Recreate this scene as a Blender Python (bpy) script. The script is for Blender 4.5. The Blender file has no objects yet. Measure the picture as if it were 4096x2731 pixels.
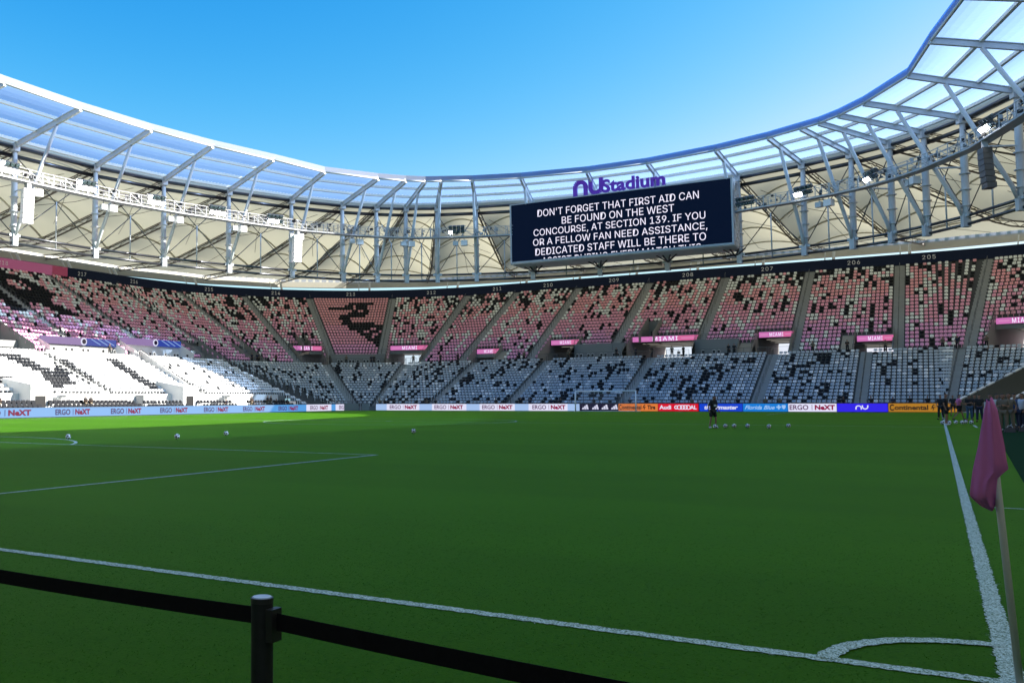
import bpy, bmesh, math, random
import numpy as np
from mathutils import Vector, Matrix
random.seed(7); RNG = np.random.default_rng(11)
SC = bpy.context.scene
COL = SC.collection

# ------------------------------------------------------------------ camera
cam_d = bpy.data.cameras.new("camera"); cam = bpy.data.objects.new("camera", cam_d); COL.objects.link(cam)
CR = Vector((0.8380544, 0.54557106, -0.00412811)); CU = Vector((0.03776457, -0.0504588, 0.9980119)); CF = Vector((-0.54427811, 0.83654416, 0.06289048))
CP = Vector((-0.29209, -6.42409, 1.58699))
cam.matrix_world = Matrix(((CR.x, CU.x, -CF.x, CP.x), (CR.y, CU.y, -CF.y, CP.y), (CR.z, CU.z, -CF.z, CP.z), (0, 0, 0, 1)))
cam_d.sensor_width = 36; cam_d.lens = 36 * 3693.0 / 4096; cam_d.shift_x = 705.35 / 4096
cam_d.clip_start = 0.05; cam_d.clip_end = 6000
SC.camera = cam

# ------------------------------------------------------------------ sky and sun
SUN = Vector((45.9, 24.0, 32.9)).normalized()
ELEV = math.asin(SUN.z); AZ = math.atan2(SUN.x, SUN.y)
W = bpy.data.worlds.new("World"); SC.world = W; W.use_nodes = True
wn = W.node_tree.nodes; wl = W.node_tree.links; wn.clear()
sky = wn.new('ShaderNodeTexSky'); sky.sky_type = 'NISHITA'; sky.sun_disc = False
sky.sun_elevation = ELEV; sky.sun_rotation = AZ; sky.altitude = 0; sky.air_density = 1.0; sky.dust_density = 0.9; sky.ozone_density = 2.0
def wmath(op, a, b):
    n = wn.new('ShaderNodeMath'); n.operation = op
    for k, v in enumerate((a, b)):
        if isinstance(v, (int, float)): n.inputs[k].default_value = v
        else: wl.new(v, n.inputs[k])
    return n.outputs[0]
sp = wn.new('ShaderNodeSeparateColor'); cb = wn.new('ShaderNodeCombineColor'); wl.new(sky.outputs[0], sp.inputs[0])
sg_ = wmath('MULTIPLY', wmath('POWER', sp.outputs[1], 1.42), 0.60); sb_ = wmath('MULTIPLY', wmath('POWER', sp.outputs[2], 0.6), 1.78)
sr_ = wmath('MINIMUM', wmath('MULTIPLY', wmath('POWER', sp.outputs[0], 4.2), 0.075), wmath('MULTIPLY', sg_, 0.58))
sg_ = wmath('MINIMUM', sg_, wmath('MULTIPLY', sb_, 0.88))
for k, v in enumerate((sr_, sg_, sb_)): wl.new(v, cb.inputs[k])
bg = wn.new('ShaderNodeBackground'); bg.inputs['Strength'].default_value = 0.072
wo = wn.new('ShaderNodeOutputWorld')
wl.new(cb.outputs[0], bg.inputs[0]); wl.new(bg.outputs[0], wo.inputs[0])
sd = bpy.data.lights.new("sun", 'SUN'); sd.energy = 5.0; sd.angle = math.radians(0.53); sd.color = (1.0, 0.955, 0.87)
so = bpy.data.objects.new("sun", sd); COL.objects.link(so)
so.rotation_euler = SUN.to_track_quat('Z', 'Y').to_euler(); so.location = (60, 40, 80)
SC.view_settings.view_transform = 'Standard'; SC.view_settings.look = 'None'; EXPO = 1.75
SC.view_settings.exposure = EXPO; SC.view_settings.gamma = 1.0
SC.view_settings.use_curve_mapping = False
SC.render.engine = 'CYCLES'; SC.cycles.max_bounces = 8; SC.cycles.transparent_max_bounces = 24; SC.cycles.transmission_bounces = 6

# ------------------------------------------------------------------ materials
def mat(name, col, rough=0.6, metal=0.0, spec=0.5, emit=None, es=1.0, noise=0.0, nscale=3.0, bump=0.0, bscale=20.0):
    m = bpy.data.materials.new(name); m.use_nodes = True; nt = m.node_tree; n = nt.nodes; l = nt.links
    b = n['Principled BSDF']; b.inputs['Roughness'].default_value = rough; b.inputs['Metallic'].default_value = metal
    b.inputs['Specular IOR Level'].default_value = spec
    b.inputs['Base Color'].default_value = (*col, 1)
    if emit is not None:
        b.inputs['Emission Color'].default_value = (*emit, 1); b.inputs['Emission Strength'].default_value = es / 2 ** EXPO
    if noise or bump:
        tc = n.new('ShaderNodeTexCoord')
    if noise:
        nz = n.new('ShaderNodeTexNoise'); nz.inputs['Scale'].default_value = nscale; nz.inputs['Detail'].default_value = 6
        l.new(tc.outputs['Object'], nz.inputs['Vector'])
        mx = n.new('ShaderNodeMix'); mx.data_type = 'RGBA'
        mx.inputs[6].default_value = (*[c * (1 - noise) for c in col], 1); mx.inputs[7].default_value = (*[min(1, c * (1 + noise)) for c in col], 1)
        l.new(nz.outputs['Fac'], mx.inputs[0]); l.new(mx.outputs[2], b.inputs['Base Color'])
    if bump:
        n2 = n.new('ShaderNodeTexNoise'); n2.inputs['Scale'].default_value = bscale; l.new(tc.outputs['Object'], n2.inputs['Vector'])
        bp = n.new('ShaderNodeBump'); bp.inputs['Strength'].default_value = bump; l.new(n2.outputs['Fac'], bp.inputs['Height']); l.new(bp.outputs[0], b.inputs['Normal'])
    return m
M = {}
M['concrete'] = mat('concrete', (0.30, 0.30, 0.29), 0.85, noise=0.25, nscale=0.6)
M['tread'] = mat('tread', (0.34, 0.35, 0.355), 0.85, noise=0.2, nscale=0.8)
M['riser_shaded'] = mat('riser_shaded', (0.10, 0.105, 0.11), 0.9, noise=0.2, nscale=0.8)  # tread concrete darkened to carry the shade behind the seats
M['wall_paint'] = mat('wall_paint', (0.23, 0.24, 0.24), 0.7, noise=0.12, nscale=0.4)
M['ramp_paint'] = mat('ramp_paint', (0.11, 0.115, 0.10), 0.8, noise=0.2, nscale=0.5)
M['white_paint'] = mat('white_paint', (0.78, 0.78, 0.77), 0.6, noise=0.06, nscale=0.5)
M['stair'] = mat('stair', (0.36, 0.37, 0.37), 0.85, noise=0.15, nscale=1.0)
M['seat_white'] = mat('seat_white', (0.86, 0.89, 0.88), 0.45)
M['seat_grey'] = mat('seat_grey', (0.45, 0.51, 0.57), 0.45)
M['seat_pale'] = mat('seat_pale', (0.85, 0.86, 0.88), 0.4)
M['seat_black'] = mat('seat_black', (0.011, 0.013, 0.018), 0.65, spec=0.15)
M['seat_salmon'] = mat('seat_salmon', (0.92, 0.42, 0.48), 0.45)
M['seat_rose'] = mat('seat_rose', (0.90, 0.40, 0.55), 0.45)
M['seat_pink'] = mat('seat_pink', (0.86, 0.39, 0.65), 0.45)
M['steel'] = mat('steel', (0.56, 0.60, 0.63), 0.38, noise=0.06, nscale=1.5)
M['goal_white'] = mat('goal_white', (0.93, 0.93, 0.93), 0.3)
M['steel_cream'] = mat('steel_cream', (0.80, 0.79, 0.73), 0.5)
M['steel_dark'] = mat('steel_dark', (0.10, 0.105, 0.12), 0.3, metal=0.8)
M['truss'] = mat('truss', (0.14, 0.12, 0.105), 0.6)
M['rib'] = mat('rib', (0.52, 0.49, 0.40), 0.6)
M['cable'] = mat('cable', (0.05, 0.05, 0.055), 0.4, metal=0.5)
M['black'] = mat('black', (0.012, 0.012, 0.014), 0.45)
M['rail'] = mat('rail', (0.10, 0.11, 0.12), 0.4, metal=0.6)
M['galv'] = mat('galv', (0.38, 0.40, 0.42), 0.4, metal=0.4)
M['white'] = mat('white', (0.8, 0.8, 0.8), 0.45)
M['band_black'] = mat('band_black', (0.006, 0.008, 0.012), 0.8, spec=0.05, emit=(0.004, 0.006, 0.012), es=1)
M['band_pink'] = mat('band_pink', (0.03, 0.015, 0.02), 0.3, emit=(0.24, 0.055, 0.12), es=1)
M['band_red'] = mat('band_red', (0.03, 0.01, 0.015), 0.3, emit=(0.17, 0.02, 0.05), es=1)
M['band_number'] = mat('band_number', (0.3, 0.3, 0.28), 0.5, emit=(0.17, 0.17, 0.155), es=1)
M['gutter'] = mat('gutter', (0.52, 0.50, 0.42), 0.6, noise=0.08, nscale=0.7)
M['purple'] = mat('purple', (0.05, 0.012, 0.22), 0.35, emit=(0.03, 0.0, 0.16), es=1.0)
def em(name, c, s=1.0, base=0.01): M[name] = mat(name, (base, base, base), 0.8, spec=0.05, emit=c, es=s); return M[name]
em('led_navy', (0.002, 0.006, 0.022), base=0.003); em('led_text', (1.0, 0.95, 1.15)); em('led_white', (0.76, 0.76, 0.95)); em('led_ice', (0.36, 0.52, 0.82)); em('led_sun', (0.09, 0.33, 0.74), base=0.05)
em('led_maroon', (0.26, 0.004, 0.055)); em('led_plum', (0.09, 0.01, 0.08)); em('led_black', (0.012, 0.006, 0.03)); em('led_orange', (0.72, 0.20, 0.045)); em('led_amber', (0.42, 0.19, 0.02))
em('led_red', (0.66, 0.008, 0.03)); em('led_blue', (0.008, 0.055, 0.60)); em('led_azure', (0.01, 0.20, 0.66)); em('led_indigo', (0.035, 0.02, 0.80)); em('led_paleblue', (0.35, 0.55, 0.9)); em('led_ink', (0.012, 0.01, 0.012))
em('sign_pink', (0.60, 0.17, 0.46)); em('sign_rose', (0.66, 0.14, 0.34)); em('sign_text', (1.1, 1.1, 1.35)); em('sign_lilac', (0.30, 0.20, 0.42)); em('sign_blue', (0.03, 0.06, 0.36)); em('sign_faint', (0.75, 0.35, 0.6))
em('lamp', (1.0, 0.97, 0.95), 60.0)
em('inside_light', (0.9, 0.82, 0.7), 0.35)
M['skin'] = mat('skin', (0.30, 0.16, 0.10), 0.55); M['hair'] = mat('hair', (0.012, 0.009, 0.008), 0.6)
M['cloth_black'] = mat('cloth_black', (0.014, 0.015, 0.018), 0.8); M['cloth_navy'] = mat('cloth_navy', (0.015, 0.022, 0.05), 0.8)
M['cloth_pink'] = mat('cloth_pink', (0.62, 0.16, 0.33), 0.8); M['cloth_white'] = mat('cloth_white', (0.6, 0.62, 0.65), 0.8)
M['cloth_jeans'] = mat('cloth_jeans', (0.04, 0.09, 0.17), 0.8); M['cloth_khaki'] = mat('cloth_khaki', (0.16, 0.13, 0.09), 0.8); M['cloth_blue'] = mat('cloth_blue', (0.03, 0.07, 0.20), 0.8)
M['shoe_white'] = mat('shoe_white', (0.7, 0.7, 0.7), 0.5)
M['ball_white'] = mat('ball_white', (0.78, 0.78, 0.80), 0.3); M['ball_black'] = mat('ball_black', (0.02, 0.02, 0.025), 0.3)
M['flag_pole'] = mat('flag_pole', (0.42, 0.43, 0.40), 0.35)
M['cap_sky_tint'] = mat('cap_sky_tint', (0.34, 0.46, 0.68), 0.3)  # plain blue colour carrying the sky's reflection on the cap
M['webbing'] = mat('webbing', (0.006, 0.006, 0.008), 0.95, spec=0.1, noise=0.5, nscale=60, bump=0.5, bscale=500)
M['post_black'] = mat('post_black', (0.010, 0.011, 0.014), 0.5, spec=0.3, noise=0.6, nscale=30, bump=0.1, bscale=200)

def mix_fabric(name, col, trans_col, tw, transp_col=None, pw=0.0, gloss=0.0, stripes=None):
    m = bpy.data.materials.new(name); m.use_nodes = True; nt = m.node_tree; n = nt.nodes; l = nt.links; n.clear()
    out = n.new('ShaderNodeOutputMaterial'); d = n.new('ShaderNodeBsdfDiffuse'); t = n.new('ShaderNodeBsdfTranslucent'); mx = n.new('ShaderNodeMixShader')
    d.inputs[0].default_value = (*col, 1); t.inputs[0].default_value = (*trans_col, 1); mx.inputs[0].default_value = tw
    l.new(d.outputs[0], mx.inputs[1]); l.new(t.outputs[0], mx.inputs[2]); last = mx
    if pw:
        tp = n.new('ShaderNodeBsdfTransparent'); tp.inputs[0].default_value = (*transp_col, 1); m2 = n.new('ShaderNodeMixShader'); m2.inputs[0].default_value = pw
        l.new(last.outputs[0], m2.inputs[1]); l.new(tp.outputs[0], m2.inputs[2]); last = m2
        if stripes:
            tc = n.new('ShaderNodeTexCoord'); wv = n.new('ShaderNodeTexWave'); wv.inputs['Scale'].default_value = stripes; wv.bands_direction = 'X'
            l.new(tc.outputs['UV'], wv.inputs['Vector'])
            mr = n.new('ShaderNodeMapRange'); mr.inputs['To Min'].default_value = pw * 0.85; mr.inputs['To Max'].default_value = min(1, pw * 1.15)
            l.new(wv.outputs['Fac'], mr.inputs[0]); l.new(mr.outputs[0], m2.inputs[0])
    if gloss:
        g = n.new('ShaderNodeBsdfGlossy'); g.inputs['Roughness'].default_value = 0.12; m3 = n.new('ShaderNodeMixShader'); lw = n.new('ShaderNodeLayerWeight'); lw.inputs[0].default_value = gloss
        l.new(lw.outputs['Fresnel'], m3.inputs[0]); l.new(last.outputs[0], m3.inputs[1]); l.new(g.outputs[0], m3.inputs[2]); last = m3
    l.new(last.outputs[0], out.inputs[0]); return m, n, l
M['fabric'], fn, fl = mix_fabric('fabric', (0.62, 0.61, 0.51), (0.49, 0.48, 0.36), 0.28)
M['panel'], _, _ = mix_fabric('panel', (0.28, 0.33, 0.40), (0.24, 0.38, 0.60), 0.68, (0.40, 0.60, 0.95), 0.22, gloss=0.12, stripes=9.0)
M['edge_panel'], _, _ = mix_fabric('edge_panel', (0.58, 0.66, 0.70), (0.0, 0.26, 0.60), 0.62)
M['flag'], _, _ = mix_fabric('flag', (0.66, 0.22, 0.50), (0.50, 0.14, 0.36), 0.35)
M['glass'], _, _ = mix_fabric('glass', (0.3, 0.4, 0.45), (0.3, 0.4, 0.45), 0.3, (0.75, 0.85, 0.9), 0.6, gloss=0.3)
M['skylight'], _, _ = mix_fabric('skylight', (0.55, 0.56, 0.57), (0.6, 0.63, 0.66), 0.5)
M['net'], _, _ = mix_fabric('net', (0.6, 0.6, 0.6), (0.6, 0.6, 0.6), 0.2, (1, 1, 1), 0.35)

def grass_material(name, paint=False):
    m = bpy.data.materials.new(name); m.use_nodes = True; nt = m.node_tree; n = nt.nodes; l = nt.links
    b = n['Principled BSDF']; b.inputs['Roughness'].default_value = 0.75; b.inputs['Specular IOR Level'].default_value = 0.03
    tc = n.new('ShaderNodeTexCoord')
    def noise(sc, det, rough=0.6, scl=None):
        q = n.new('ShaderNodeTexNoise'); q.inputs['Scale'].default_value = sc; q.inputs['Detail'].default_value = det; q.inputs['Roughness'].default_value = rough
        if scl:
            mp = n.new('ShaderNodeMapping'); mp.inputs['Scale'].default_value = scl; l.new(tc.outputs['Object'], mp.inputs[0]); l.new(mp.outputs[0], q.inputs['Vector'])
        else: l.new(tc.outputs['Object'], q.inputs['Vector'])
        return q
    def mixc(f, a, bb, blend='MIX'):
        x = n.new('ShaderNodeMix'); x.data_type = 'RGBA'; x.blend_type = blend
        for s, v in ((0, f), (6, a), (7, bb)):
            if isinstance(v, (tuple, float)): x.inputs[s].default_value = (*v, 1) if isinstance(v, tuple) else v
            else: l.new(v, x.inputs[s])
        return x.outputs[2]
    big = noise(0.16, 6, 0.62, (1, 2.2, 1)); mid = noise(0.9, 6, 0.7, (1, 3, 1)); fine = noise(38, 4, 0.7); blade = noise(160, 3, 0.8)
    rb = n.new('ShaderNodeMapRange'); rb.inputs[1].default_value = 0.3; rb.inputs[2].default_value = 0.7; l.new(big.outputs['Fac'], rb.inputs[0])
    c = mixc(rb.outputs[0], (0.016, 0.074, 0.001), (0.027, 0.112, 0.002))
    c = mixc(mid.outputs['Fac'], c, mixc(0.5, c, (0.046, 0.096, 0.002)))
    rf = n.new('ShaderNodeMapRange'); rf.inputs[1].default_value = 0.3; rf.inputs[2].default_value = 0.7; rf.inputs[3].default_value = 0.84; rf.inputs[4].default_value = 1.15; l.new(fine.outputs['Fac'], rf.inputs[0])
    c = mixc(1.0, c, rf.outputs[0], 'MULTIPLY')
    # mowing bands across the pitch, faint
    sx = n.new('ShaderNodeSeparateXYZ'); l.new(tc.outputs['Object'], sx.inputs[0])
    mm = n.new('ShaderNodeMath'); mm.operation = 'PINGPONG'; mm.inputs[1].default_value = 5.5; l.new(sx.outputs['Y'], mm.inputs[0])
    ms = n.new('ShaderNodeMapRange'); ms.inputs[1].default_value = 2.5; ms.inputs[2].default_value = 3.0; ms.inputs[3].default_value = 0.93; ms.inputs[4].default_value = 1.08; l.new(mm.outputs[0], ms.inputs[0])
    c = mixc(1.0, c, ms.outputs[0], 'MULTIPLY')
    # scattered thin straw blades
    th = n.new('ShaderNodeMapRange'); th.inputs[1].default_value = 0.64; th.inputs[2].default_value = 0.74; l.new(blade.outputs['Fac'], th.inputs[0])
    c = mixc(th.outputs[0], c, (0.05, 0.11, 0.010))
    if paint:
        pn = noise(75, 4, 0.8); pr = n.new('ShaderNodeMapRange'); pr.inputs[1].default_value = 0.42; pr.inputs[2].default_value = 0.54; l.new(pn.outputs['Fac'], pr.inputs[0])
        c = mixc(pr.outputs[0], c, (0.60, 0.74, 0.70))
    l.new(c, b.inputs['Base Color']); b.inputs['Sheen Weight'].default_value = 0.0 if paint else 0.34; b.inputs['Sheen Roughness'].default_value = 0.3; b.inputs['Sheen Tint'].default_value = (0.30, 0.9, 0.08, 1)
    bp = n.new('ShaderNodeBump'); bp.inputs['Strength'].default_value = 0.14; bp.inputs['Distance'].default_value = 0.02
    l.new(fine.outputs['Fac'], bp.inputs['Height']); l.new(bp.outputs[0], b.inputs['Normal'])
    return m
M['grass'] = grass_material('grass'); M['paint'] = grass_material('paint', True)
M['turf'] = mat('turf', (0.010, 0.040, 0.016), 1.0, spec=0.02, noise=0.3, nscale=8)
M['asphalt'] = mat('asphalt', (0.06, 0.06, 0.06), 0.9, noise=0.2, nscale=0.5)

# ------------------------------------------------------------------ builders
class MB:
    def __init__(s): s.v = []; s.f = []; s.m = []; s.mats = []; s.smooth = False
    def mi(s, m):
        if m not in s.mats: s.mats.append(m)
        return s.mats.index(m)
    def quad(s, a, b, c, d, m='steel'):
        i = len(s.v); s.v += [tuple(a), tuple(b), tuple(c), tuple(d)]; s.f.append((i, i + 1, i + 2, i + 3)); s.m.append(s.mi(m)); return s
    def poly(s, pts, m='steel'):
        i = len(s.v); s.v += [tuple(p) for p in pts]; s.f.append(tuple(range(i, i + len(pts)))); s.m.append(s.mi(m)); return s
    def hexa(s, b, t, m='steel'):      # four bottom points, four top points
        i = len(s.v); s.v += [tuple(p) for p in b] + [tuple(p) for p in t]; k = s.mi(m)
        for f in ((3, 2, 1, 0), (4, 5, 6, 7), (0, 1, 5, 4), (1, 2, 6, 5), (2, 3, 7, 6), (3, 0, 4, 7)):
            s.f.append(tuple(i + j for j in f)); s.m.append(k)
        return s
    def box(s, c, size, m='steel', ax=None):   # centre, full size, axes
        c = Vector(c); X, Y, Z = ax if ax else (Vector((1, 0, 0)), Vector((0, 1, 0)), Vector((0, 0, 1)))
        hx, hy, hz = size[0] / 2, size[1] / 2, size[2] / 2
        P = lambda a, b, d: c + X * (a * hx) + Y * (b * hy) + Z * (d * hz)
        return s.hexa([P(-1, -1, -1), P(1, -1, -1), P(1, 1, -1), P(-1, 1, -1)], [P(-1, -1, 1), P(1, -1, 1), P(1, 1, 1), P(-1, 1, 1)], m)
    def beam(s, a, b, w, h, m='steel', up=Vector((0, 0, 1))):
        a = Vector(a); b = Vector(b); d = (b - a); L = d.length
        if L < 1e-6: return s
        d /= L; x = d.cross(up)
        if x.length < 1e-4: x = Vector((1, 0, 0))
        x.normalize(); z = x.cross(d)
        return s.box((a + b) / 2, (w, L, h), m, (x, d, z))
    def tube(s, pts, r, m='steel', n=8, cap=True):
        pts = [Vector(p) for p in pts]; rr = r if isinstance(r, (list, tuple)) else [r] * len(pts)
        i0 = len(s.v); k = s.mi(m); prev = None
        for j, p in enumerate(pts):
            d = (pts[min(j + 1, len(pts) - 1)] - pts[max(j - 1, 0)]).normalized()
            x = d.cross(Vector((0, 0, 1)) if prev is None else prev)
            if prev is None:
                if x.length < 1e-3: x = d.cross(Vector((1, 0, 0)))
                x.normalize(); y = x.cross(d)
            else:
                y = prev - d * prev.dot(d); y.normalize(); x = d.cross(y)
            prev = y
            for q in range(n):
                a = 2 * math.pi * q / n; s.v.append(tuple(p + x * (math.cos(a) * rr[j]) + y * (math.sin(a) * rr[j])))
        for j in range(len(pts) - 1):
            for q in range(n):
                a = i0 + j * n + q; b = i0 + j * n + (q + 1) % n
                s.f.append((a, b, b + n, a + n)); s.m.append(k)
        if cap:
            s.f.append(tuple(i0 + q for q in range(n))[::-1]); s.m.append(k)
            e = i0 + (len(pts) - 1) * n; s.f.append(tuple(e + q for q in range(n))); s.m.append(k)
        return s
    def mesh(s, name):
        me = bpy.data.meshes.new(name); me.from_pydata(s.v, [], s.f)
        for m in s.mats: me.materials.append(M[m])
        me.polygons.foreach_set('material_index', s.m)
        if s.smooth: me.polygons.foreach_set('use_smooth', [True] * len(s.f))
        me.update(); return me
    def build(s, name, parent=None, smooth=False, stuff=False):
        s.smooth = smooth
        return link(name, s.mesh(name), parent, stuff)
def link(name, me, parent=None, stuff=False):
    o = bpy.data.objects.new(name, me); COL.objects.link(o)
    if parent is not None:
        o.parent = parent; o.matrix_parent_inverse = BASE[parent.name]
    if stuff: o['kind'] = 'stuff'
    return o
BASE = {}
def thing(name, label, cat, loc=(0, 0, 0), group=None):
    o = bpy.data.objects.new(name, None); COL.objects.link(o); o.location = loc; o.empty_display_size = 0.3
    o['label'] = label; o['category'] = cat
    if group: o['group'] = group
    BASE[o.name] = Matrix.Translation(-Vector(loc)); return o
def tag(o, label=None, cat=None, group=None, kind=None):
    if label: o['label'] = label
    if cat: o['category'] = cat
    if group: o['group'] = group
    if kind: o['kind'] = kind
    if label and cat: BASE.setdefault(o.name, Matrix.Identity(4))
    return o
try:      # a plain grotesque that ships with Blender; its built-in font otherwise
    import os
    FONT = bpy.data.fonts.load(os.path.join(bpy.utils.system_resource('DATAFILES', path='fonts'), 'Inter.woff2'))
except Exception: FONT = None

def text_mesh(body, size=1.0, bold=0.0, ext=0.0, shear=0.0, spacing=1.0):
    cu = bpy.data.curves.new('text', 'FONT'); cu.body = body; cu.size = size; cu.offset = bold; cu.extrude = ext; cu.shear = shear; cu.space_character = spacing
    cu.resolution_u = 3
    if FONT and bold == 0: cu.font = FONT
    cu.align_x = 'CENTER'
    o = bpy.data.objects.new('text', cu); COL.objects.link(o); bpy.context.view_layer.update()
    me = bpy.data.meshes.new_from_object(o.evaluated_get(bpy.context.evaluated_depsgraph_get()))
    bpy.data.objects.remove(o); bpy.data.curves.remove(cu); return me
def put_text(name, body, m, parent, c, n, width=None, height=None, bold=0.0, ext=0.0, shear=0.0, clip=None, spacing=1.0):
    me = text_mesh(body, 1.0, bold, ext, shear, spacing)
    co = np.array([v.co[:] for v in me.vertices]); mn = co.min(0); mx = co.max(0); w, h = mx[0] - mn[0], mx[1] - mn[1]
    sx = width / w if width else height / h; sy = height / h if height else sx
    n = Vector(n).normalized(); up = Vector((0, 0, 1)); r = up.cross(n).normalized(); c = Vector(c)
    for v in me.vertices:
        x = (v.co.x - (mn[0] + mx[0]) / 2) * sx; y = (v.co.y - (mn[1] + mx[1]) / 2) * sy
        v.co = c + r * x + up * y + n * (v.co.z)
    if clip is not None:
        bm = bmesh.new(); bm.from_mesh(me)
        bmesh.ops.bisect_plane(bm, geom=bm.verts[:] + bm.edges[:] + bm.faces[:], plane_co=(0, 0, clip), plane_no=(0, 0, -1), clear_outer=True)
        bm.to_mesh(me); bm.free()
    me.materials.clear(); me.materials.append(M[m]); me.update()
    return link(name, me, parent)
def copy_thing(root, loc, rotz=0, label=None, group=None, scale=None):
    r = root.copy(); COL.objects.link(r); r.location = loc; r.rotation_euler = (0, 0, rotz)
    if label: r['label'] = label
    if group: r['group'] = group
    if scale: r.scale = (scale,) * 3
    for ch in list(root.children):
        c = ch.copy(); COL.objects.link(c); c.parent = r
    return r
def struct(o): o['kind'] = 'structure'; return o

# ------------------------------------------------------------------ bowl path: pos(s, d) = point at distance d behind the board line
def frame(s):
    s = (s + 225) % 526 - 225
    a = math.pi / 2
    if s < -45: return (4.0, 105 + (s + 45), 1.0, 0.0, 0)              # right side, s from -45 downwards
    if s < 0: t = -s / 45 * a; return (0, 105, math.sin(t), math.cos(t), 4)
    if s <= 68: return (-s, 109, 0, 1, 0)
    if s < 113: t = (s - 68) / 45 * a; return (-68, 105, -math.sin(t), math.cos(t), 4)
    if s <= 218: return (-72, 105 - (s - 113), -1, 0, 0)
    if s < 263: t = (s - 218) / 45 * a; return (-68, 0, -math.cos(t), -math.sin(t), 4)
    return (-68 + (s - 263), -4, 0, -1, 0)
def pos(s, d, z=0.0):
    x, y, nx, ny, r = frame(s); return Vector((x + nx * (d + r), y + ny * (d + r), z))
def nrm(s):
    x, y, nx, ny, r = frame(s); return Vector((nx, ny, 0))
def tan(s):
    n = nrm(s); return Vector((-n.y, n.x, 0))       # direction of growing s
def width_per_s(s, d):
    s2 = (s + 225) % 526 - 225
    if -45 <= s2 < 0 or 68 <= s2 < 113 or 218 <= s2 < 263: return (d + 4) * math.pi / 2 / 45
    return 1.0
def UD(i): return 17.5 + i * 1.0
def UZ(i): return 7.5 + 0.55 * i
def LD(j): return 1.0 + 0.93 * j
def LZ(j): return 0.62 + 0.39 * j
def s_breaks(a, b, extra=()):
    out = {a, b}
    for e in extra:
        if a < e < b: out.add(e)
    x = math.ceil(a)
    while x < b:
        f = (x + 225) % 526 - 225
        if (-45 <= f <= 0 or 68 <= f <= 113 or 218 <= f <= 263): out.add(float(x))
        elif (x % 10) == 0: out.add(float(x))
        x += 1
    return sorted(out)

# ------------------------------------------------------------------ ground, pitch, markings
mb = MB(); mb.quad((-900, -900, -0.03), (900, -900, -0.03), (900, 900, -0.03), (-900, 900, -0.03), 'asphalt'); struct(mb.build('ground'))
mb = MB(); nx_, ny_ = 8, 12
mb.quad((-71.6, -5.3, 0), (3.4, -5.3, 0), (3.4, 108.6, 0), (-71.6, 108.6, 0), 'grass'); mb.quad((-71.6, -9, -0.002), (3.4, -9, -0.002), (3.4, -5.3, -0.002), (-71.6, -5.3, -0.002), 'grass'); struct(mb.build('pitch'))
mb = MB(); mb.quad((0.9, 12, 0.004), (14, 12, 0.004), (14, 104, 0.004), (3.4, 104, 0.004), 'turf'); struct(mb.build('side_strip'))
LN = MB(); hz = 0.006
def lift():
    global hz; hz += 0.00015
def line(a, b, w=0.12):
    lift()
    a = Vector((*a, hz)); b = Vector((*b, hz)); d = (b - a).normalized(); x = Vector((-d.y, d.x, 0)) * w / 2
    L = (b - a).length; near_ = L > 40 and min(abs(a.y), abs(b.y)) < 1
    if not near_: LN.quad(a - x, b - x, b + x, a + x, 'paint'); return
    ts = [k * .035 / L for k in range(int(14 / .035) + 1)]; jj = lambda: random.uniform(-.011, .011)
    if abs(b.x) < abs(a.x): ts = [1 - t for t in ts]
    u_ = x.normalized(); prv = None
    for t in ts:
        p = a.lerp(b, t); cur = (p - x + u_ * jj(), p + x + u_ * jj())
        if prv: LN.quad(prv[0], cur[0], cur[1], prv[1], 'paint')
        prv = cur
    e = a if abs(b.x) < abs(a.x) else b; p = a.lerp(b, ts[-1]); LN.quad(p - x, e - x, e + x, p + x, 'paint')
def arc(cx, cy, r, a0, a1, w=0.12, n=48):
    lift()
    for k in range(n):
        t0 = math.radians(a0 + (a1 - a0) * k / n); t1 = math.radians(a0 + (a1 - a0) * (k + 1) / n)
        P = lambda t, q: (cx + (r + q) * math.cos(t), cy + (r + q) * math.sin(t), hz)
        if k == 0 or r > 1: q0 = (-w / 2, w / 2)
        q1 = (-w / 2 + random.uniform(-.01, .01), w / 2 + random.uniform(-.01, .01)) if r < 1 else q0
        LN.quad(P(t0, q0[0]), P(t0, q0[1]), P(t1, q1[1]), P(t1, q1[0]), 'paint'); q0 = q1
line((-68, 0), (0, 0)); line((-68, 105), (0, 105)); line((0, -.06), (0, 105.06)); line((-68, -.06), (-68, 105.06)); line((-67.94, 52.5), (-.06, 52.5))
arc(-34, 52.5, 9.15, 0, 360, n=96); arc(-34, 52.5, .12, 0, 360, .24, 10)
for y0, sg in ((0, 1), (105, -1)):
    line((-54.16, y0 + sg * .06), (-54.16, y0 + sg * 16.56)); line((-13.84, y0 + sg * .06), (-13.84, y0 + sg * 16.56)); line((-54.1, y0 + sg * 16.5), (-13.9, y0 + sg * 16.5))
    line((-43.16, y0 + sg * .06), (-43.16, y0 + sg * 5.56)); line((-24.84, y0 + sg * .06), (-24.84, y0 + sg * 5.56)); line((-43.1, y0 + sg * 5.5), (-24.9, y0 + sg * 5.5))
    a = math.degrees(math.acos(5.44 / 9.15)); base = 90 if sg > 0 else -90
    arc(-34, y0 + sg * 11, 9.15, base - a, base + a); arc(-34, y0 + sg * 11, .1, 0, 360, .2, 10)
for cx, cy, a0 in ((0, 0, 90), (-68, 0, 0), (0, 105, 180), (-68, 105, 270)): arc(cx, cy, 0.915, a0, a0 + 90, n=44)
line((0.25, 9.9), (0.95, 9.9), 0.07)
for k in range(6): line((1.35, 39.2 + k * 2.1), (1.75, 39.2 + k * 2.1), 0.16)
line((1.35, 52), (1.35, 57), .12)
struct(LN.build('pitch_markings'))

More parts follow.
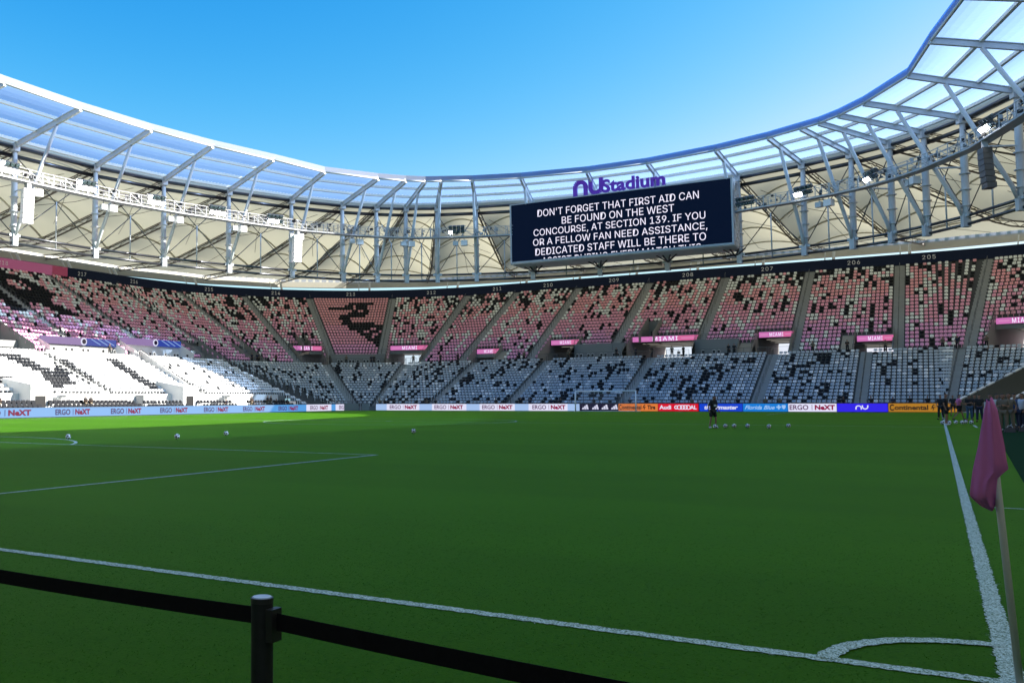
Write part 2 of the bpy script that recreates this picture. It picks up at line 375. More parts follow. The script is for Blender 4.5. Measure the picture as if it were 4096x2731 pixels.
# ------------------------------------------------------------------ stands
# cut-outs of the upper tier: s0, s1, first seat distance, kind
CUTS = [(-12, -6.2, 24.0, 'open'), (4.6, 8.9, 21.5, 'open'), (8.9, 10.4, 21.5, 'slab'), (16.2, 20.8, 23.5, 'open'), (20.8, 22.6, 20.5, 'slab'), (22.6, 28.4, 19.6, 'platform'),
        (28.4, 37.9, 23.5, 'open'), (37.9, 45.6, 19.8, 'platform'), (45.6, 50.5, 23.5, 'open'), (56.0, 57.6, 20.5, 'slab'), (57.6, 61.9, 21.0, 'open'),
        (71.4, 78.9, 23.0, 'open'), (79.2, 90.8, 19.2, 'platform'), (91.4, 97.4, 23.0, 'open'), (107.5, 110.5, 22.0, 'dark'), (118.5, 122.5, 22.0, 'dark'), (124.6, 136.3, 20.6, 'suite'), (138.0, 150.3, 19.8, 'suite'), (152.5, 165, 24.5, 'suite2'),
        (34.6, 36.6, 27.5, 'vom'), (93.8, 95.3, 25.5, 'vom')]
def ucut(s, d):
    for c in CUTS:
        if c[3] == 'vom':
            if c[0] <= s <= c[1] and d < c[2] and d >= 22: return True
        elif c[0] <= s <= c[1] and d < c[2] - 0.01: return True
    return False
UA = [-4.0, 4.2, 15.9, 28.0, 39.9, 51.9, 63.2, 71.1, 80.2, 90.2, 98.3, 106.7, 117.5, 131.0, 144.5, 158.0, 171.5, 185, 198.5, 212]      # upper aisles
UA = [-16.5, -10.5] + UA
LA = [-2.8, 7.5, 18.1, 33.6, 48.6, 60.3, 74.2, 92.3, 118.5, 136.5, 152.4, 168.5, 184.5, 200.5]
stand = thing('grandstand', 'two tier concrete grandstand bowl wrapping round the pitch', 'grandstand', (-34, 109, 0))
ext = sorted({v for c in CUTS for v in c[:2]})
def slab_front(mbx, s0, s1, rows, D, Z, cutf, topz=None):
    br = s_breaks(s0, s1, ext)
    for a, b in zip(br[:-1], br[1:]):
        mid = (a + b) / 2
        for i in rows:
            d0, d1, z = D(i), D(i + 1), Z(i)
            if cutf(mid, d0 + .5): continue
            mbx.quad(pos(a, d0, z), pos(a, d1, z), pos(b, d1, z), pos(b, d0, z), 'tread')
            mbx.quad(pos(a, d1, z), pos(a, d1, Z(i + 1)), pos(b, d1, Z(i + 1)), pos(b, d1, z), 'riser_shaded')
            if i == rows[0] or cutf(mid, D(i - 1) + .5):
                zb = z - 1.0 if i > 0 else z - .4
                mbx.quad(pos(a, d0, zb), pos(a, d0, z), pos(b, d0, z), pos(b, d0, zb), 'wall_paint')
mb = MB(); slab_front(mb, -45, 263, list(range(0, 25)), UD, UZ, ucut); mb.build('upper_terrace', stand)
mb = MB(); slab_front(mb, 263, 481, list(range(0, 25)), UD, UZ, lambda s, d: False); mb.build('upper_terrace', stand)
# ramp cut at the right-hand corner
RA, RB = Vector((1.4, 107.2, 0)), Vector((9.6, 116.6, 0))
def right_of_ramp(p): return (RB - RA).x * (p.y - RA.y) - (RB - RA).y * (p.x - RA.x) < 0 and p.x > 1.0
def lcut(s, d):
    if s < 0 and right_of_ramp(pos(s, d)): return True
    if s > 120.0 and d < LD(4): return True
    if 69.2 < s < 72.8 and d < 3.4: return True
    return False
mb = MB()
br = s_breaks(-24, 263, [118, 133, 69, 73] + [x * .5 for x in range(-48, 0)])
for a, b in zip(br[:-1], br[1:]):
    mid = (a + b) / 2
    for j in range(0, 17):
        d0, d1, z = LD(j), LD(j + 1), LZ(j)
        if lcut(mid, d0 + .4): continue
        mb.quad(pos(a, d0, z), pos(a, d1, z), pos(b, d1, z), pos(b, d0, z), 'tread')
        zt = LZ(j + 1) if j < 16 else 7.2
        mb.quad(pos(a, d1, z), pos(a, d1, zt), pos(b, d1, zt), pos(b, d1, z), 'riser_shaded')
        if j == 0 or lcut(mid, LD(j - 1) + .4):
            mb.quad(pos(a, d0, 0), pos(a, d0, z), pos(b, d0, z), pos(b, d0, 0), 'wall_paint')
    if not (mid < 0 and right_of_ramp(pos(mid, 16.5))):
        e1 = 17.5
        mb.quad(pos(a, LD(17), 7.2), pos(a, e1, 7.2), pos(b, e1, 7.2), pos(b, LD(17), 7.2), 'tread')
mb.build('lower_terrace', stand)
# cut-out linings
for (s0, s1, dm, kind) in CUTS:
    i = 0
    while UD(i) < dm - .01: i += 1
    zt = UZ(i)
    if kind == 'vom':
        mb = MB(); 
        mb.quad(pos(s0, dm - .02, UZ(4)), pos(s0, dm - .02, zt + .2), pos(s1, dm - .02, zt + .2), pos(s1, dm - .02, UZ(4)), 'wall_paint')
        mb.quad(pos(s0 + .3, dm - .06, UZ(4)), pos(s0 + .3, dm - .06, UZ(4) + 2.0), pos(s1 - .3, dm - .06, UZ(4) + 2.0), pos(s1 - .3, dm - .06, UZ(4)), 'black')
        for s in (s0, s1): mb.poly([pos(s, 21.5, UZ(4)), pos(s, dm, UZ(4)), pos(s, dm, zt + .9), pos(s, 21.5, UZ(5) + .9)], 'wall_paint')
        mb.build('stair_opening', stand); continue
    mb = MB()
    if kind in ('open', 'dark'):
        far = 43.0
        ss = s_breaks(s0, s1)
        for a, b in zip(ss[:-1], ss[1:]):
            mb.quad(pos(a, 17.5, 7.19), pos(a, far, 7.19), pos(b, far, 7.19), pos(b, 17.5, 7.19), 'tread')
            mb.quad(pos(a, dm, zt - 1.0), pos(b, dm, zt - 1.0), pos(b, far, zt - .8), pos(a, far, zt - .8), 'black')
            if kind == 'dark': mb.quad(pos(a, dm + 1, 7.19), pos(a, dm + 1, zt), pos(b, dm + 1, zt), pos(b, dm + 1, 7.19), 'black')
        for s, sg in ((s0, 1), (s1, -1)):
            mb.quad(pos(s, dm + .05, 7.19), pos(s, far, 7.19), pos(s, far, zt - .8), pos(s, dm + .05, zt - 1), 'wall_paint')
            mb.poly([pos(s, 17.4, 7.19), pos(s, dm + .05, 7.19), pos(s, dm + .05, zt + .5), pos(s, 17.4, 8.2)], 'wall_paint')
        mb.build('vomitory', stand)
        if kind == 'open':
            for q in range(3):
                dd = dm + 3 + q * 4; l_ = MB(); l_.beam(pos(s0 + .6, dd, zt - 1.05), pos(s1 - .6, dd, zt - 1.05), .15, .06, 'inside_light'); l_.build('ceiling_light', stand)
    elif kind == 'slab':
        mb.hexa([pos(s0, 17.5, 7.19), pos(s1, 17.5, 7.19), pos(s1, dm, 7.19), pos(s0, dm, 7.19)], [pos(s0, 17.5, 7.7), pos(s1, 17.5, 7.7), pos(s1, dm, zt - .1), pos(s0, dm, zt - .1)], 'wall_paint'); mb.build('stair_cheek', stand)
    else:
        ss = s_breaks(s0, s1); zz = {'platform': zt + .55, 'suite': zt + .2, 'suite2': zt + .2}[kind]; wm = 'wall_paint' if kind != 'suite' else 'white_paint'
        for a, b in zip(ss[:-1], ss[1:]):
            mb.quad(pos(a, 17.5, 7.19), pos(a, dm, 7.19), pos(b, dm, 7.19), pos(b, 17.5, 7.19), 'tread')
            mb.hexa([pos(a, dm - .15, 7.19), pos(b, dm - .15, 7.19), pos(b, dm + .02, 7.19), pos(a, dm + .02, 7.19)], [pos(a, dm - .15, zz), pos(b, dm - .15, zz), pos(b, dm + .02, zz), pos(a, dm + .02, zz)], wm)
        for s in (s0, s1): mb.poly([pos(s, 17.5, 7.19), pos(s, dm, 7.19), pos(s, dm, zz), pos(s, 17.5, 8.3)], wm)
        mb.build('platform_wall', stand)
# outer wall of the bowl
mb = MB()
for a, b in zip(s_breaks(-45, 481, ext)[:-1], s_breaks(-45, 481, ext)[1:]):
    mid = (a + b) / 2; zb = 0
    for c in CUTS:
        if c[3] == 'open' and c[0] <= mid <= c[1]: zb = 11.2
    mb.quad(pos(a, 43.2, zb), pos(a, 43.2, 21.2), pos(b, 43.2, 21.2), pos(b, 43.2, zb), 'wall_paint')
mb.build('outer_wall', stand)
# left stand: wall behind the bench seats, stairs and portal
mb = MB(); wd = LD(4) - .02
mb.hexa([pos(122, wd - .25, 0), pos(215, wd - .25, 0), pos(215, wd, 0), pos(122, wd, 0)], [pos(122, wd - .25, 2.35), pos(215, wd - .25, 2.35), pos(215, wd, 2.35), pos(122, wd, 2.35)], 'white_paint'); mb.build('front_wall', stand)
for sc, dr in ((159.5, 1), (149.0, -1), (133.3, 1)):
    for k in range(9):
        mb = MB(); a = sc + dr * k * .55; b = a + dr * .55; h = 2.2 - k * .24
        lo, hi = min(a, b), max(a, b)
        mb.hexa([pos(lo, 3.2, 0), pos(hi, 3.2, 0), pos(hi, wd - .26, 0), pos(lo, wd - .26, 0)], [pos(lo, 3.2, h), pos(hi, 3.2, h), pos(hi, wd - .26, h), pos(lo, wd - .26, h)], 'stair'); mb.build('step', stand)
    mb = MB(); mb.tube([pos(sc - dr * .2, 3.15, 3.1), pos(sc, 3.15, 3.1), pos(sc + dr * 4.9, 3.15, 1.1)], .04, 'galv', 6)
    for k in (0, 3, 6, 9): mb.tube([pos(sc + dr * k * .54, 3.15, 0), pos(sc + dr * k * .54, 3.15, 3.1 - k * .22)], .03, 'galv', 5)
    mb.build('handrail', stand)
for sc in (141.8, 163.6):
    mb = MB(); mb.hexa([pos(sc - 1.3, 2.6, 0), pos(sc + 1.3, 2.6, 0), pos(sc + 1.3, 7, 0), pos(sc - 1.3, 7, 0)], [pos(sc - 1.3, 2.6, 3.2), pos(sc + 1.3, 2.6, 3.2), pos(sc + 1.3, 7, 3.9), pos(sc - 1.3, 7, 3.9)], 'white_paint')
    mb.quad(pos(sc - .5, 2.58, 0), pos(sc - .5, 2.58, 2.1), pos(sc + .8, 2.58, 2.1), pos(sc + .8, 2.58, 0), 'black'); mb.build('player_entrance', stand)
mb = MB(); A_, B_ = (136.2, 16.6, 7.2), (138.8, 3.6, 1.2)
def PW(q, dz=0, ds=0): return pos(q[0] + ds, q[1], q[2] + dz)
mb.hexa([PW(B_, -.4), PW(A_, -.4), PW(A_, -.4, -.16), PW(B_, -.4, -.16)], [PW(B_, 1.15), PW(A_, 1.0), PW(A_, 1.0, -.16), PW(B_, 1.15, -.16)], 'white_paint'); mb.build('stair_parapet', stand)
mb = MB(); mb.tube([PW(B_, 1.3, -.08), PW(A_, 1.12, -.08)], .05, 'rail', 6); mb.build('parapet_rail', stand)
# right ramp walls
mb = MB(); dv = (RB - RA).normalized(); nv = Vector((dv.y, -dv.x, 0)) * .2
def rampwall(a, b, z0, z1):
    m = MB(); m.hexa([a, b, b + nv, a + nv], [a + Vector((0, 0, z0)), b + Vector((0, 0, z1)), b + nv + Vector((0, 0, z1)), a + nv + Vector((0, 0, z0))], 'ramp_paint'); m.build('ramp_wall', stand)
    for k in range(10):
        if k == 4: continue
        t0, t1 = k / 10 + .01, (k + 1) / 10 - .02; p = a.lerp(b, t0) + nv * .5 + Vector((0, 0, z0 + (z1 - z0) * t0 + .06)); q = a.lerp(b, t1) + nv * .5 + Vector((0, 0, z0 + (z1 - z0) * t1 + .06))
        m = MB(); m.beam(p, q, .3, .12, 'white_paint'); m.build('coping', stand)
rampwall(RA, RB, 1.25, 6.0); rampwall(Vector((5.4, 104.5, 0)), Vector((11, 111.5, 0)), 1.2, 4.3)
mb = MB(); mb.quad((5.4, 104.5, .01), (11, 111.5, .01), (11, 111.5, 3), (5.4, 104.5, 1), 'ramp_paint'); mb.quad(RA + Vector((4, -2.5, 0.02)), RB + Vector((4, -2.5, 2.2)), RB + Vector((.2, -.2, 2.2)), RA + Vector((.2, -.2, .02)), 'concrete'); mb.build('ramp', stand)

# aisles: half steps, then handrail
def aisle(s, upper=True):
    D, Z, n, j0 = (UD, UZ, 24, 0) if upper else (LD, LZ, 17, 0)
    w = .62; mb = MB(); rl = MB(); first = None
    for i in range(j0, n):
        if upper and (ucut(s, D(i) + .5)): continue
        if not upper and lcut(s, D(i) + .4): continue
        if first is None: first = i
        st = Z(i + 1) - Z(i); dp = D(1) - D(0)
        f = width_per_s(s, D(i)); h = w / f
        mb.hexa([pos(s - h, D(i) + dp * .5, Z(i) + .004), pos(s + h, D(i) + dp * .5, Z(i) + .004), pos(s + h, D(i + 1) - .002, Z(i) + .004), pos(s - h, D(i + 1) - .002, Z(i) + .004)],
                [pos(s - h, D(i) + dp * .5, Z(i) + st * .5), pos(s + h, D(i) + dp * .5, Z(i) + st * .5), pos(s + h, D(i + 1) - .002, Z(i) + st * .5), pos(s - h, D(i + 1) - .002, Z(i) + st * .5)], 'stair')
        mb.quad(pos(s - h, D(i + 1) - .004, Z(i) + .01), pos(s - h, D(i + 1) - .004, Z(i + 1) + .005), pos(s + h, D(i + 1) - .004, Z(i + 1) + .005), pos(s + h, D(i + 1) - .004, Z(i) + .01), 'stair')
        mb.quad(pos(s - h, D(i), Z(i) + .006), pos(s - h, D(i) + dp * .5, Z(i) + .006), pos(s + h, D(i) + dp * .5, Z(i) + .006), pos(s + h, D(i), Z(i) + .006), 'stair')
        if (i - first) % 3 < 2:
            rl = MB(); rl.tube([pos(s, D(i) + .1, Z(i)), pos(s, D(i) + .1, Z(i) + .95), pos(s, D(i + 1) + .0, Z(i + 1) + .92), pos(s, D(i + 1), Z(i + 1))], .028, 'rail', 5); rl.build('aisle_handrail', stand)
    if first is not None:
        mb.build('aisle_stair', stand, stuff=True)
for s in UA: aisle(s, True)
for s in LA: aisle(s, False)
# guard rails on the walkway between the tiers and along the vomitories
def railing(pts, h=1.05, m='rail', name='railing', mids=3, parent=None):
    mb = MB(); pts = [Vector(p) for p in pts]
    for z in [h] + [h * (k + 1) / (mids + 1) for k in range(mids)]:
        mb.tube([p + Vector((0, 0, z)) for p in pts], .025 if z == h else .012, m, 5)
    for a, b in zip(pts[:-1], pts[1:]):
        L = (b - a).length; n = max(1, round(L / 1.5))
        for k in range(n + 1):
            p = a.lerp(b, k / n); mb.tube([p, p + Vector((0, 0, h))], .022, m, 5, False)
    return mb.build(name, parent if parent is not None else stand)
for a, b in ((4.6, 9), (16.2, 28.2), (28.6, 37.9), (38, 50.4), (57, 62), (71.5, 79), (79.2, 90.8), (91.4, 97.4), (107, 111), (118, 123)):
    railing([pos(x, 16.7, 7.2) for x in s_breaks(a, b)])
for c in CUTS:
    if c[3] in ('open', 'dark', 'platform'):
        i = 0
        while UD(i) < c[2] - .01: i += 1
        z_ = UZ(i) + (.55 if c[3] == 'platform' else 0)
        railing([pos(x, c[2] + .05, z_) for x in s_breaks(c[0], c[1])], .75, mids=2)
        if c[3] == 'open':
            for s in c[:2]: railing([pos(s, 17.5, 8.2), pos(s, c[2], UZ(i) + .5)], .7, mids=2)
for a, b in ((0, 6.8), (8.2, 17.5), (18.8, 33), (34.3, 48), (49.2, 59.8), (61, 69), (73.2, 91.5), (93, 117)):
    railing([pos(x, .75, .62) for x in s_breaks(a, b)], .75, mids=1)

ONES = 'zeroth first second third fourth fifth sixth seventh eighth ninth tenth eleventh twelfth thirteenth fourteenth fifteenth sixteenth seventeenth eighteenth nineteenth'.split()
def ordw(n):
    if n < 20: return ONES[n]
    t = {2: 'twent', 3: 'thirt', 4: 'fort', 5: 'fift', 6: 'sixt', 7: 'sevent', 8: 'eight', 9: 'ninet'}[n // 10]
    return t + 'ieth' if n % 10 == 0 else t + 'y-' + ONES[n % 10]
# ------------------------------------------------------------------ seats
SEAT_MATS = ['seat_white', 'seat_grey', 'seat_pale', 'seat_black', 'seat_salmon', 'seat_rose', 'seat_pink']
SI = {m: i for i, m in enumerate(SEAT_MATS)}
# one seat in local space: x right, y back, z up; origin on the step
def seat_geo():
    v = []; f = []
    def box(x0, x1, y0, y1, z0, z1, sl=0.0, ch=0.0):
        i = len(v)
        v.extend([(x0, y0, z0), (x1, y0, z0), (x1, y1, z0), (x0, y1, z0), (x0 + ch, y0 + sl, z1), (x1 - ch, y0 + sl, z1), (x1 - ch, y1 + sl, z1), (x0 + ch, y1 + sl, z1)])
        for q in ((4, 5, 6, 7), (0, 1, 5, 4), (1, 2, 6, 5), (2, 3, 7, 6), (3, 0, 4, 7)): f.append(tuple(i + k for k in q))
    box(-.21, .21, .06, .11, .40, .68, .05)            # back
    i = len(v)
    v.extend([(-.21, .11, .68), (.21, .11, .68), (.21, .16, .68), (-.21, .16, .68), (-.15, .12, .74), (.15, .12, .74), (.15, .17, .74), (-.15, .17, .74)])
    for q in ((4, 5, 6, 7), (0, 1, 5, 4), (1, 2, 6, 5), (2, 3, 7, 6), (3, 0, 4, 7)): f.append(tuple(i + k for k in q))
    box(-.195, .195, -.05, .0, .38, .58, .03, .02)        # tipped-up pan
    box(-.03, .03, .0, .08, .0, .36)
    return np.array(v), f
SV, SF = seat_geo()
SVL = SV.copy(); SVL[:, 2] = np.interp(SV[:, 2], [0, .36, .38, .40, .58, .68, .74], [0, .44, .47, .48, .60, .68, .735])
HERON = {2: [(.44, .80)], 3: [(.38, .50), (.55, .72)], 4: [(.11, .50), (.55, .71)], 5: [(.47, .56), (.64, .75)], 6: [(.42, .74)], 7: [(.28, .70)], 8: [(.23, .43)], 9: [(.28, .47)],
         10: [(.28, .82)], 11: [(.36, .99)], 12: [(.41, .79), (.90, .99)], 13: [(.54, .66), (.76, .92)], 14: [(.57, .84), (.93, .99)], 15: [(.70, .80), (.86, .99)], 16: [(.75, .98)], 17: [(.84, .98)], 18: [(.93, .99)]}
def inpoly(x, y, P):
    c = False; n = len(P)
    for i in range(n):
        x1, y1 = P[i]; x2, y2 = P[(i + 1) % n]
        if (y1 > y) != (y2 > y) and x < (x2 - x1) * (y - y1) / (y2 - y1) + x1: c = not c
    return c
LP = [[(158.4, 13.8), (156.8, 14.0), (156.0, 9.7), (157.1, 5.6), (159.1, 5.6), (158.5, 11.7)], [(152.4, 13.8), (150.6, 14.0), (151.6, 5.6), (153.7, 5.5), (153.4, 9.1), (155.5, 7.3), (156.8, 7.3)],
      [(143.9, 14.4), (141.8, 14.4), (143.3, 4.9), (145.2, 4.8)], [(165.3, 7.8), (163.3, 7.8), (162.0, 5.5), (165.3, 5.5)]]
# skewed strokes follow the photograph's letters
LP[0] = [(159.6, 14.5), (156.6, 14.5), (155.0, 6), (157.9, 4.9), (159.0, 4.9), (157.9, 9)]
RP = [(147.4, 22.6), (140.6, 22.6), (137.4, 20.8), (135.8, 17.6), (136.4, 15.2), (138.9, 13.8), (136.2, 10.0), (140.0, 9.8), (141.6, 12.9), (143.4, 12.9), (143.6, 9.8), (147.6, 9.8)]
RH = [(142.4, 19.2), (139.2, 19.2), (139.2, 16.3), (142.4, 16.3)]
nz_s = RNG.random((40, 700))
seats = []     # (x,y,z,nx,ny,colour,kind,s,row)
def add_row(sa, sb, d, z, tier, row, colour):
    f = width_per_s((sa + sb) / 2, d); gap = .72 / f; a = sa + gap; b = sb - gap
    n = int((b - a) * f / .505)
    if n < 1: return
    st = (b - a) / n
    for k in range(n):
        s = a + (k + .5) * st
        if tier == 'U' and ucut(s, d + .4): continue
        if tier == 'L' and lcut(s, d + .4): continue
        c = colour(s, row, k, n)
        if c is None: continue
        p = pos(s, d + .62, z); nn = nrm(s); seats.append((p.x, p.y, p.z, nn.x, nn.y, SI[c], tier, s, row))
prev = {}
def upper_col(s, i, k, n):
    t = i / 23.0
    if 80.2 < s < 90.2:
        fr = (90.2 - .75 / .78 - s) / (10 - 1.5); hr = 23 - i
        for a, b in HERON.get(hr, []):
            if a <= fr <= b: return 'seat_black'
        return 'seat_salmon' if i > 12 else ('seat_rose' if i > 5 else 'seat_pink')
    if s > 134 and inpoly(s, i, RP) and not inpoly(s, i, RH): return 'seat_black'
    r = random.random(); pc = prev.get((round(s * 2), i - 1))
    if pc and random.random() < .26: c = pc
    else:
        pb = .05 + .24 * t ** 2; pw = .11 + .27 * t
        if i >= 22: pb, pw = .45, .38
        c = 'seat_black' if r < pb else ('seat_white' if r < pb + pw else 'p')
    prev[(round(s * 2), i)] = c
    if c == 'p': c = 'seat_salmon' if t + random.uniform(-.06, .06) > .62 else ('seat_rose' if t + random.uniform(-.05, .05) > .3 else 'seat_pink')
    return c
def lower_col(s, j, k, n):
    if s > 139.5 or (s > 118.5 and s <= 139.5):
        for P in LP:
            if inpoly(s, j, P): return 'seat_black'
        if s > 139.5: return 'seat_pale'
        r = random.random(); return 'seat_black' if r < .06 else ('seat_grey' if r < .12 else 'seat_pale')
    r = random.random(); pc = prev.get(('l', round(s * 2), j + 1)); p2 = prev.get(('l', round(s * 2) - 1, j + 1))
    if pc == 'seat_black' and random.random() < .30: c = 'seat_black'
    elif p2 == 'seat_black' and random.random() < .22: c = 'seat_black'
    else: c = 'seat_black' if r < .12 else ('seat_pale' if r < .25 else 'seat_grey')
    prev[('l', round(s * 2), j)] = c; return c
S0U, S1U, S0L, S1L = -13, 172, -18, 172
ua = [-16.5] + [x for x in UA if x > -12 and x < 172] + [172]
for a, b in zip(ua[:-1], ua[1:]):
    for i in range(24): add_row(a, b, UD(i), UZ(i), 'U', i, upper_col)
la = [-20] + [x for x in LA if x < 172] + [172]
for a, b in zip(la[:-1], la[1:]):
    for j in range(16, -1, -1): add_row(a, b, LD(j), LZ(j), 'L', j, lower_col)
for j, (d, z) in enumerate(((1.0, .45), (1.95, .85))):     # dark bench seats in front of the left stand
    for a, b in ((122.5, 131.5), (134.5, 141.0), (143.5, 150.0), (151, 163), (164.5, 172)):
        add_row2 = (a, b)
        n = int((b - a) / .56)
        for k in range(n):
            s = a + (k + .5) * (b - a) / n; p = pos(s, d + .35, z); nn = nrm(s)
            seats.append((p.x, p.y, p.z, nn.x, nn.y, SI['seat_black'], 'B', s, j))
def px_of(p):
    v = Vector(p) - CP; z = v.dot(CF); return (v.dot(CR) / z * 3693 + 1342.65, 1365.5 - v.dot(CU) / z * 3693, z)
info = [px_of(q[:3]) for q in seats]
inview = [i for i, q in enumerate(info) if -10 < q[0] < 4106 and q[2] > 0]
near = sorted(inview, key=lambda i: info[i][2])[:300]; near_set = set(near)
def seats_mesh(idx):
    S = np.array([q[:6] for q in (seats[i] for i in idx)]); n = len(S); nv = len(SV)
    bx = np.stack([-S[:, 4], S[:, 3]], 1) * -1.0           # right direction seen from the pitch
    V = np.zeros((n, nv, 3)); sc = 1.0 + 0 * S[:, 0]
    jit = RNG.normal(0, .012, (n, 1))
    V[:, :, 0] = S[:, None, 0] + SV[None, :, 0] * bx[:, None, 0] + (SV[None, :, 1] + jit) * S[:, None, 3]
    V[:, :, 1] = S[:, None, 1] + SV[None, :, 0] * bx[:, None, 1] + (SV[None, :, 1] + jit) * S[:, None, 4]
    low = np.array([seats[i][6] == 'L' for i in idx]); V[:, :, 2] = S[:, None, 2] + np.where(low[:, None], SVL[None, :, 2], SV[None, :, 2])
    F = np.array(SF); fa = (F[None] + (np.arange(n) * nv)[:, None, None]).reshape(-1, 4)
    me = bpy.data.meshes.new('seats'); me.vertices.add(n * nv); me.vertices.foreach_set('co', V.reshape(-1))
    me.loops.add(fa.size); me.loops.foreach_set('vertex_index', fa.reshape(-1).astype(np.int32))
    me.polygons.add(len(fa)); me.polygons.foreach_set('loop_start', np.arange(0, fa.size, 4, dtype=np.int32)); me.polygons.foreach_set('loop_total', np.full(len(fa), 4, dtype=np.int32))
    me.polygons.foreach_set('material_index', np.repeat(S[:, 5].astype(np.int32), len(SF)))
    for m in SEAT_MATS: me.materials.append(M[m])
    me.update(calc_edges=True); me.validate(); return me
rest = [i for i in range(len(seats)) if i not in near_set]
tag(link('stadium_seats', seats_mesh(rest)), 'rows of pink, white, grey and black seats filling the two tiers', 'seats', kind='stuff')
def seat_single(mname):
    me = bpy.data.meshes.new('stadium_seat'); me.from_pydata([tuple(v) for v in SVL], [], SF); me.materials.append(M[mname]); me.update(); return me
protos = {m: seat_single(m) for m in ('seat_black', 'seat_pale', 'seat_grey')}
bench_me = protos['seat_black'].copy(); bench_me.vertices.foreach_set('co', (SV * np.array([1.18, 1, 1.12])).reshape(-1)); bench_me.update()
def sec_of(tier, s):
    cuts = (131.5, 141.0, 150.0, 163.0) if tier == 'B' else tuple(LA)
    return sum(1 for c in cuts if s < c)
rank = {}
for i in inview:
    q = seats[i]
    if q[6] in 'BL': rank.setdefault((q[6], q[8], sec_of(q[6], q[7])), []).append((info[i][0], i))
order = {}
for k_, lst in rank.items():
    for n_, (_, i) in enumerate(sorted(lst)): order[i] = n_ + 1
SEC = {'L': {}, 'B': {}}
for t_ in 'LB':
    for n_, k_ in enumerate(sorted({k[2] for k in rank if k[0] == t_})): SEC[t_][k_] = n_ + 1
for i in near:
    x, y, z, nx, ny, c, tier, s, row = seats[i]; mn = SEAT_MATS[c]; cn = {'seat_black': 'black', 'seat_grey': 'grey'}.get(mn, 'white')
    o = link('folding_chair', bench_me if tier == 'B' else (protos.get(mn) or protos['seat_pale']))
    o.matrix_world = Matrix(((ny, nx, 0, x), (-nx, ny, 0, y), (0, 0, 1, z), (0, 0, 0, 1)))
    k = order.get(i, 1); b_ = SEC.get(tier, {}).get(sec_of(tier, s), 1)
    if tier == 'B': tag(o, '%s black bench seat from the left, %s row, %s block behind the blue board' % (ordw(k), 'front' if row == 0 else 'second', ordw(b_)), 'seat', 'black bench seats beside the left touchline')
    else: tag(o, '%s seat from the left, %s, %s row up, %s block of the lower stand' % (ordw(k), cn, ordw(row + 1), ordw(b_)), 'seat', cn + ' seats of the lower stand')

# ------------------------------------------------------------------ black band with section numbers above the top row
band = thing('section_band', 'long black display band with section numbers above the top row', 'display band', tuple(pos(34, 42.3, 21)))
def bandseg(s0, s1, m, name='band_panel'):
    br = s_breaks(s0, s1)
    for a, b in zip(br[:-1], br[1:]):
        if b - a < .01: continue
        mb = MB(); mb.hexa([pos(a, 42.25, 20.95), pos(b, 42.25, 20.95), pos(b, 42.6, 20.95), pos(a, 42.6, 20.95)], [pos(a, 42.25, 22.5), pos(b, 42.25, 22.5), pos(b, 42.6, 22.5), pos(a, 42.6, 22.5)], m); mb.build(name, band)
def bands(lst):
    for a, b, m in lst: bandseg(a, b, m)
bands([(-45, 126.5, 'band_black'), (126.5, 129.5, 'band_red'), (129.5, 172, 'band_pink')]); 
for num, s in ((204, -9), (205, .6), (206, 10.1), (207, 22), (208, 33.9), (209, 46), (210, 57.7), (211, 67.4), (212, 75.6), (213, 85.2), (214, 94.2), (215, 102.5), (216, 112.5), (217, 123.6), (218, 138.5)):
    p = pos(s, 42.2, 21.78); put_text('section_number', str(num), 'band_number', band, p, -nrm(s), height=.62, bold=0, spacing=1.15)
# posts from the band to the eave
for k in range(-3, 17):
    s = k * 10.0 + 3
    for ds, r in ((0, .22), (1.2, .09)):
        mb = MB(); mb.tube([pos(s + ds, 43.4, 20), pos(s + ds, 46.5, 24.4)], r, 'steel', 7); mb.build('eave_post', band)

# ------------------------------------------------------------------ roof
roof = thing('stadium_roof', 'ring roof of white steel masts, cream fabric vaults and blue translucent panels', 'stadium roof', (-34, 52.5, 19))
CQ = [(4.5, 66.6), (13.6, 65.2), (21.2, 62.8), (26.4, 60.6), (30.3, 58.3), (33.5, 55.3), (36.8, 51.3), (40.8, 44.4), (44.6, 35.4), (47.6, 26.2), (49.4, 16.5), (49.9, 5.4)]
IQ = [(3.9, 59.6), (12.4, 57.9), (18.5, 55.6), (22.1, 53.6), (24.0, 52.5), (26.0, 50.6), (28.5, 47.4), (32.5, 40.4), (34.3, 31.6), (36.5, 22.7), (37.9, 14.0), (38.6, 4.6)]
AQ = [1.5, 8, 15, 29, 42, 52, 63, 75, 83, 87, 89, 90]
def ringpts(Q):
    q1 = [(x, y) for x, y in Q]                              # +x +y, from far centre to right side
    full = [(-x, y) for x, y in Q] + [(-x, -y) for x, y in Q[::-1]] + q1[:0]
    full += [(x, -y) for x, y in Q] + [(x, y) for x, y in Q[::-1]]
    return [Vector((x - 34, y + 52.5, 0)) for x, y in full]
CN = ringpts(CQ); IN = ringpts(IQ); NB = len(CN)
AN = [(-math.sin(math.radians(a)), math.cos(math.radians(a))) for a in AQ] + [(-math.sin(math.radians(a)), -math.cos(math.radians(a))) for a in AQ[::-1]]
AN += [(math.sin(math.radians(a)), -math.cos(math.radians(a))) for a in AQ] + [(math.sin(math.radians(a)), math.cos(math.radians(a))) for a in AQ[::-1]]
def eave_pt(p, a):
    x0, x1, y0, y1, r = -122.5, 54.5, -55, 159.5, 54
    def inside(q):
        cx = min(max(q.x, x0 + r), x1 - r); cy = min(max(q.y, y0 + r), y1 - r)
        return math.hypot(q.x - cx, q.y - cy) <= r
    t = 0; d = Vector((a[0], a[1], 0))
    while inside(p + d * t) and t < 80: t += .25
    return p + d * t
EN = [eave_pt(p, a) for p, a in zip(CN, AN)]
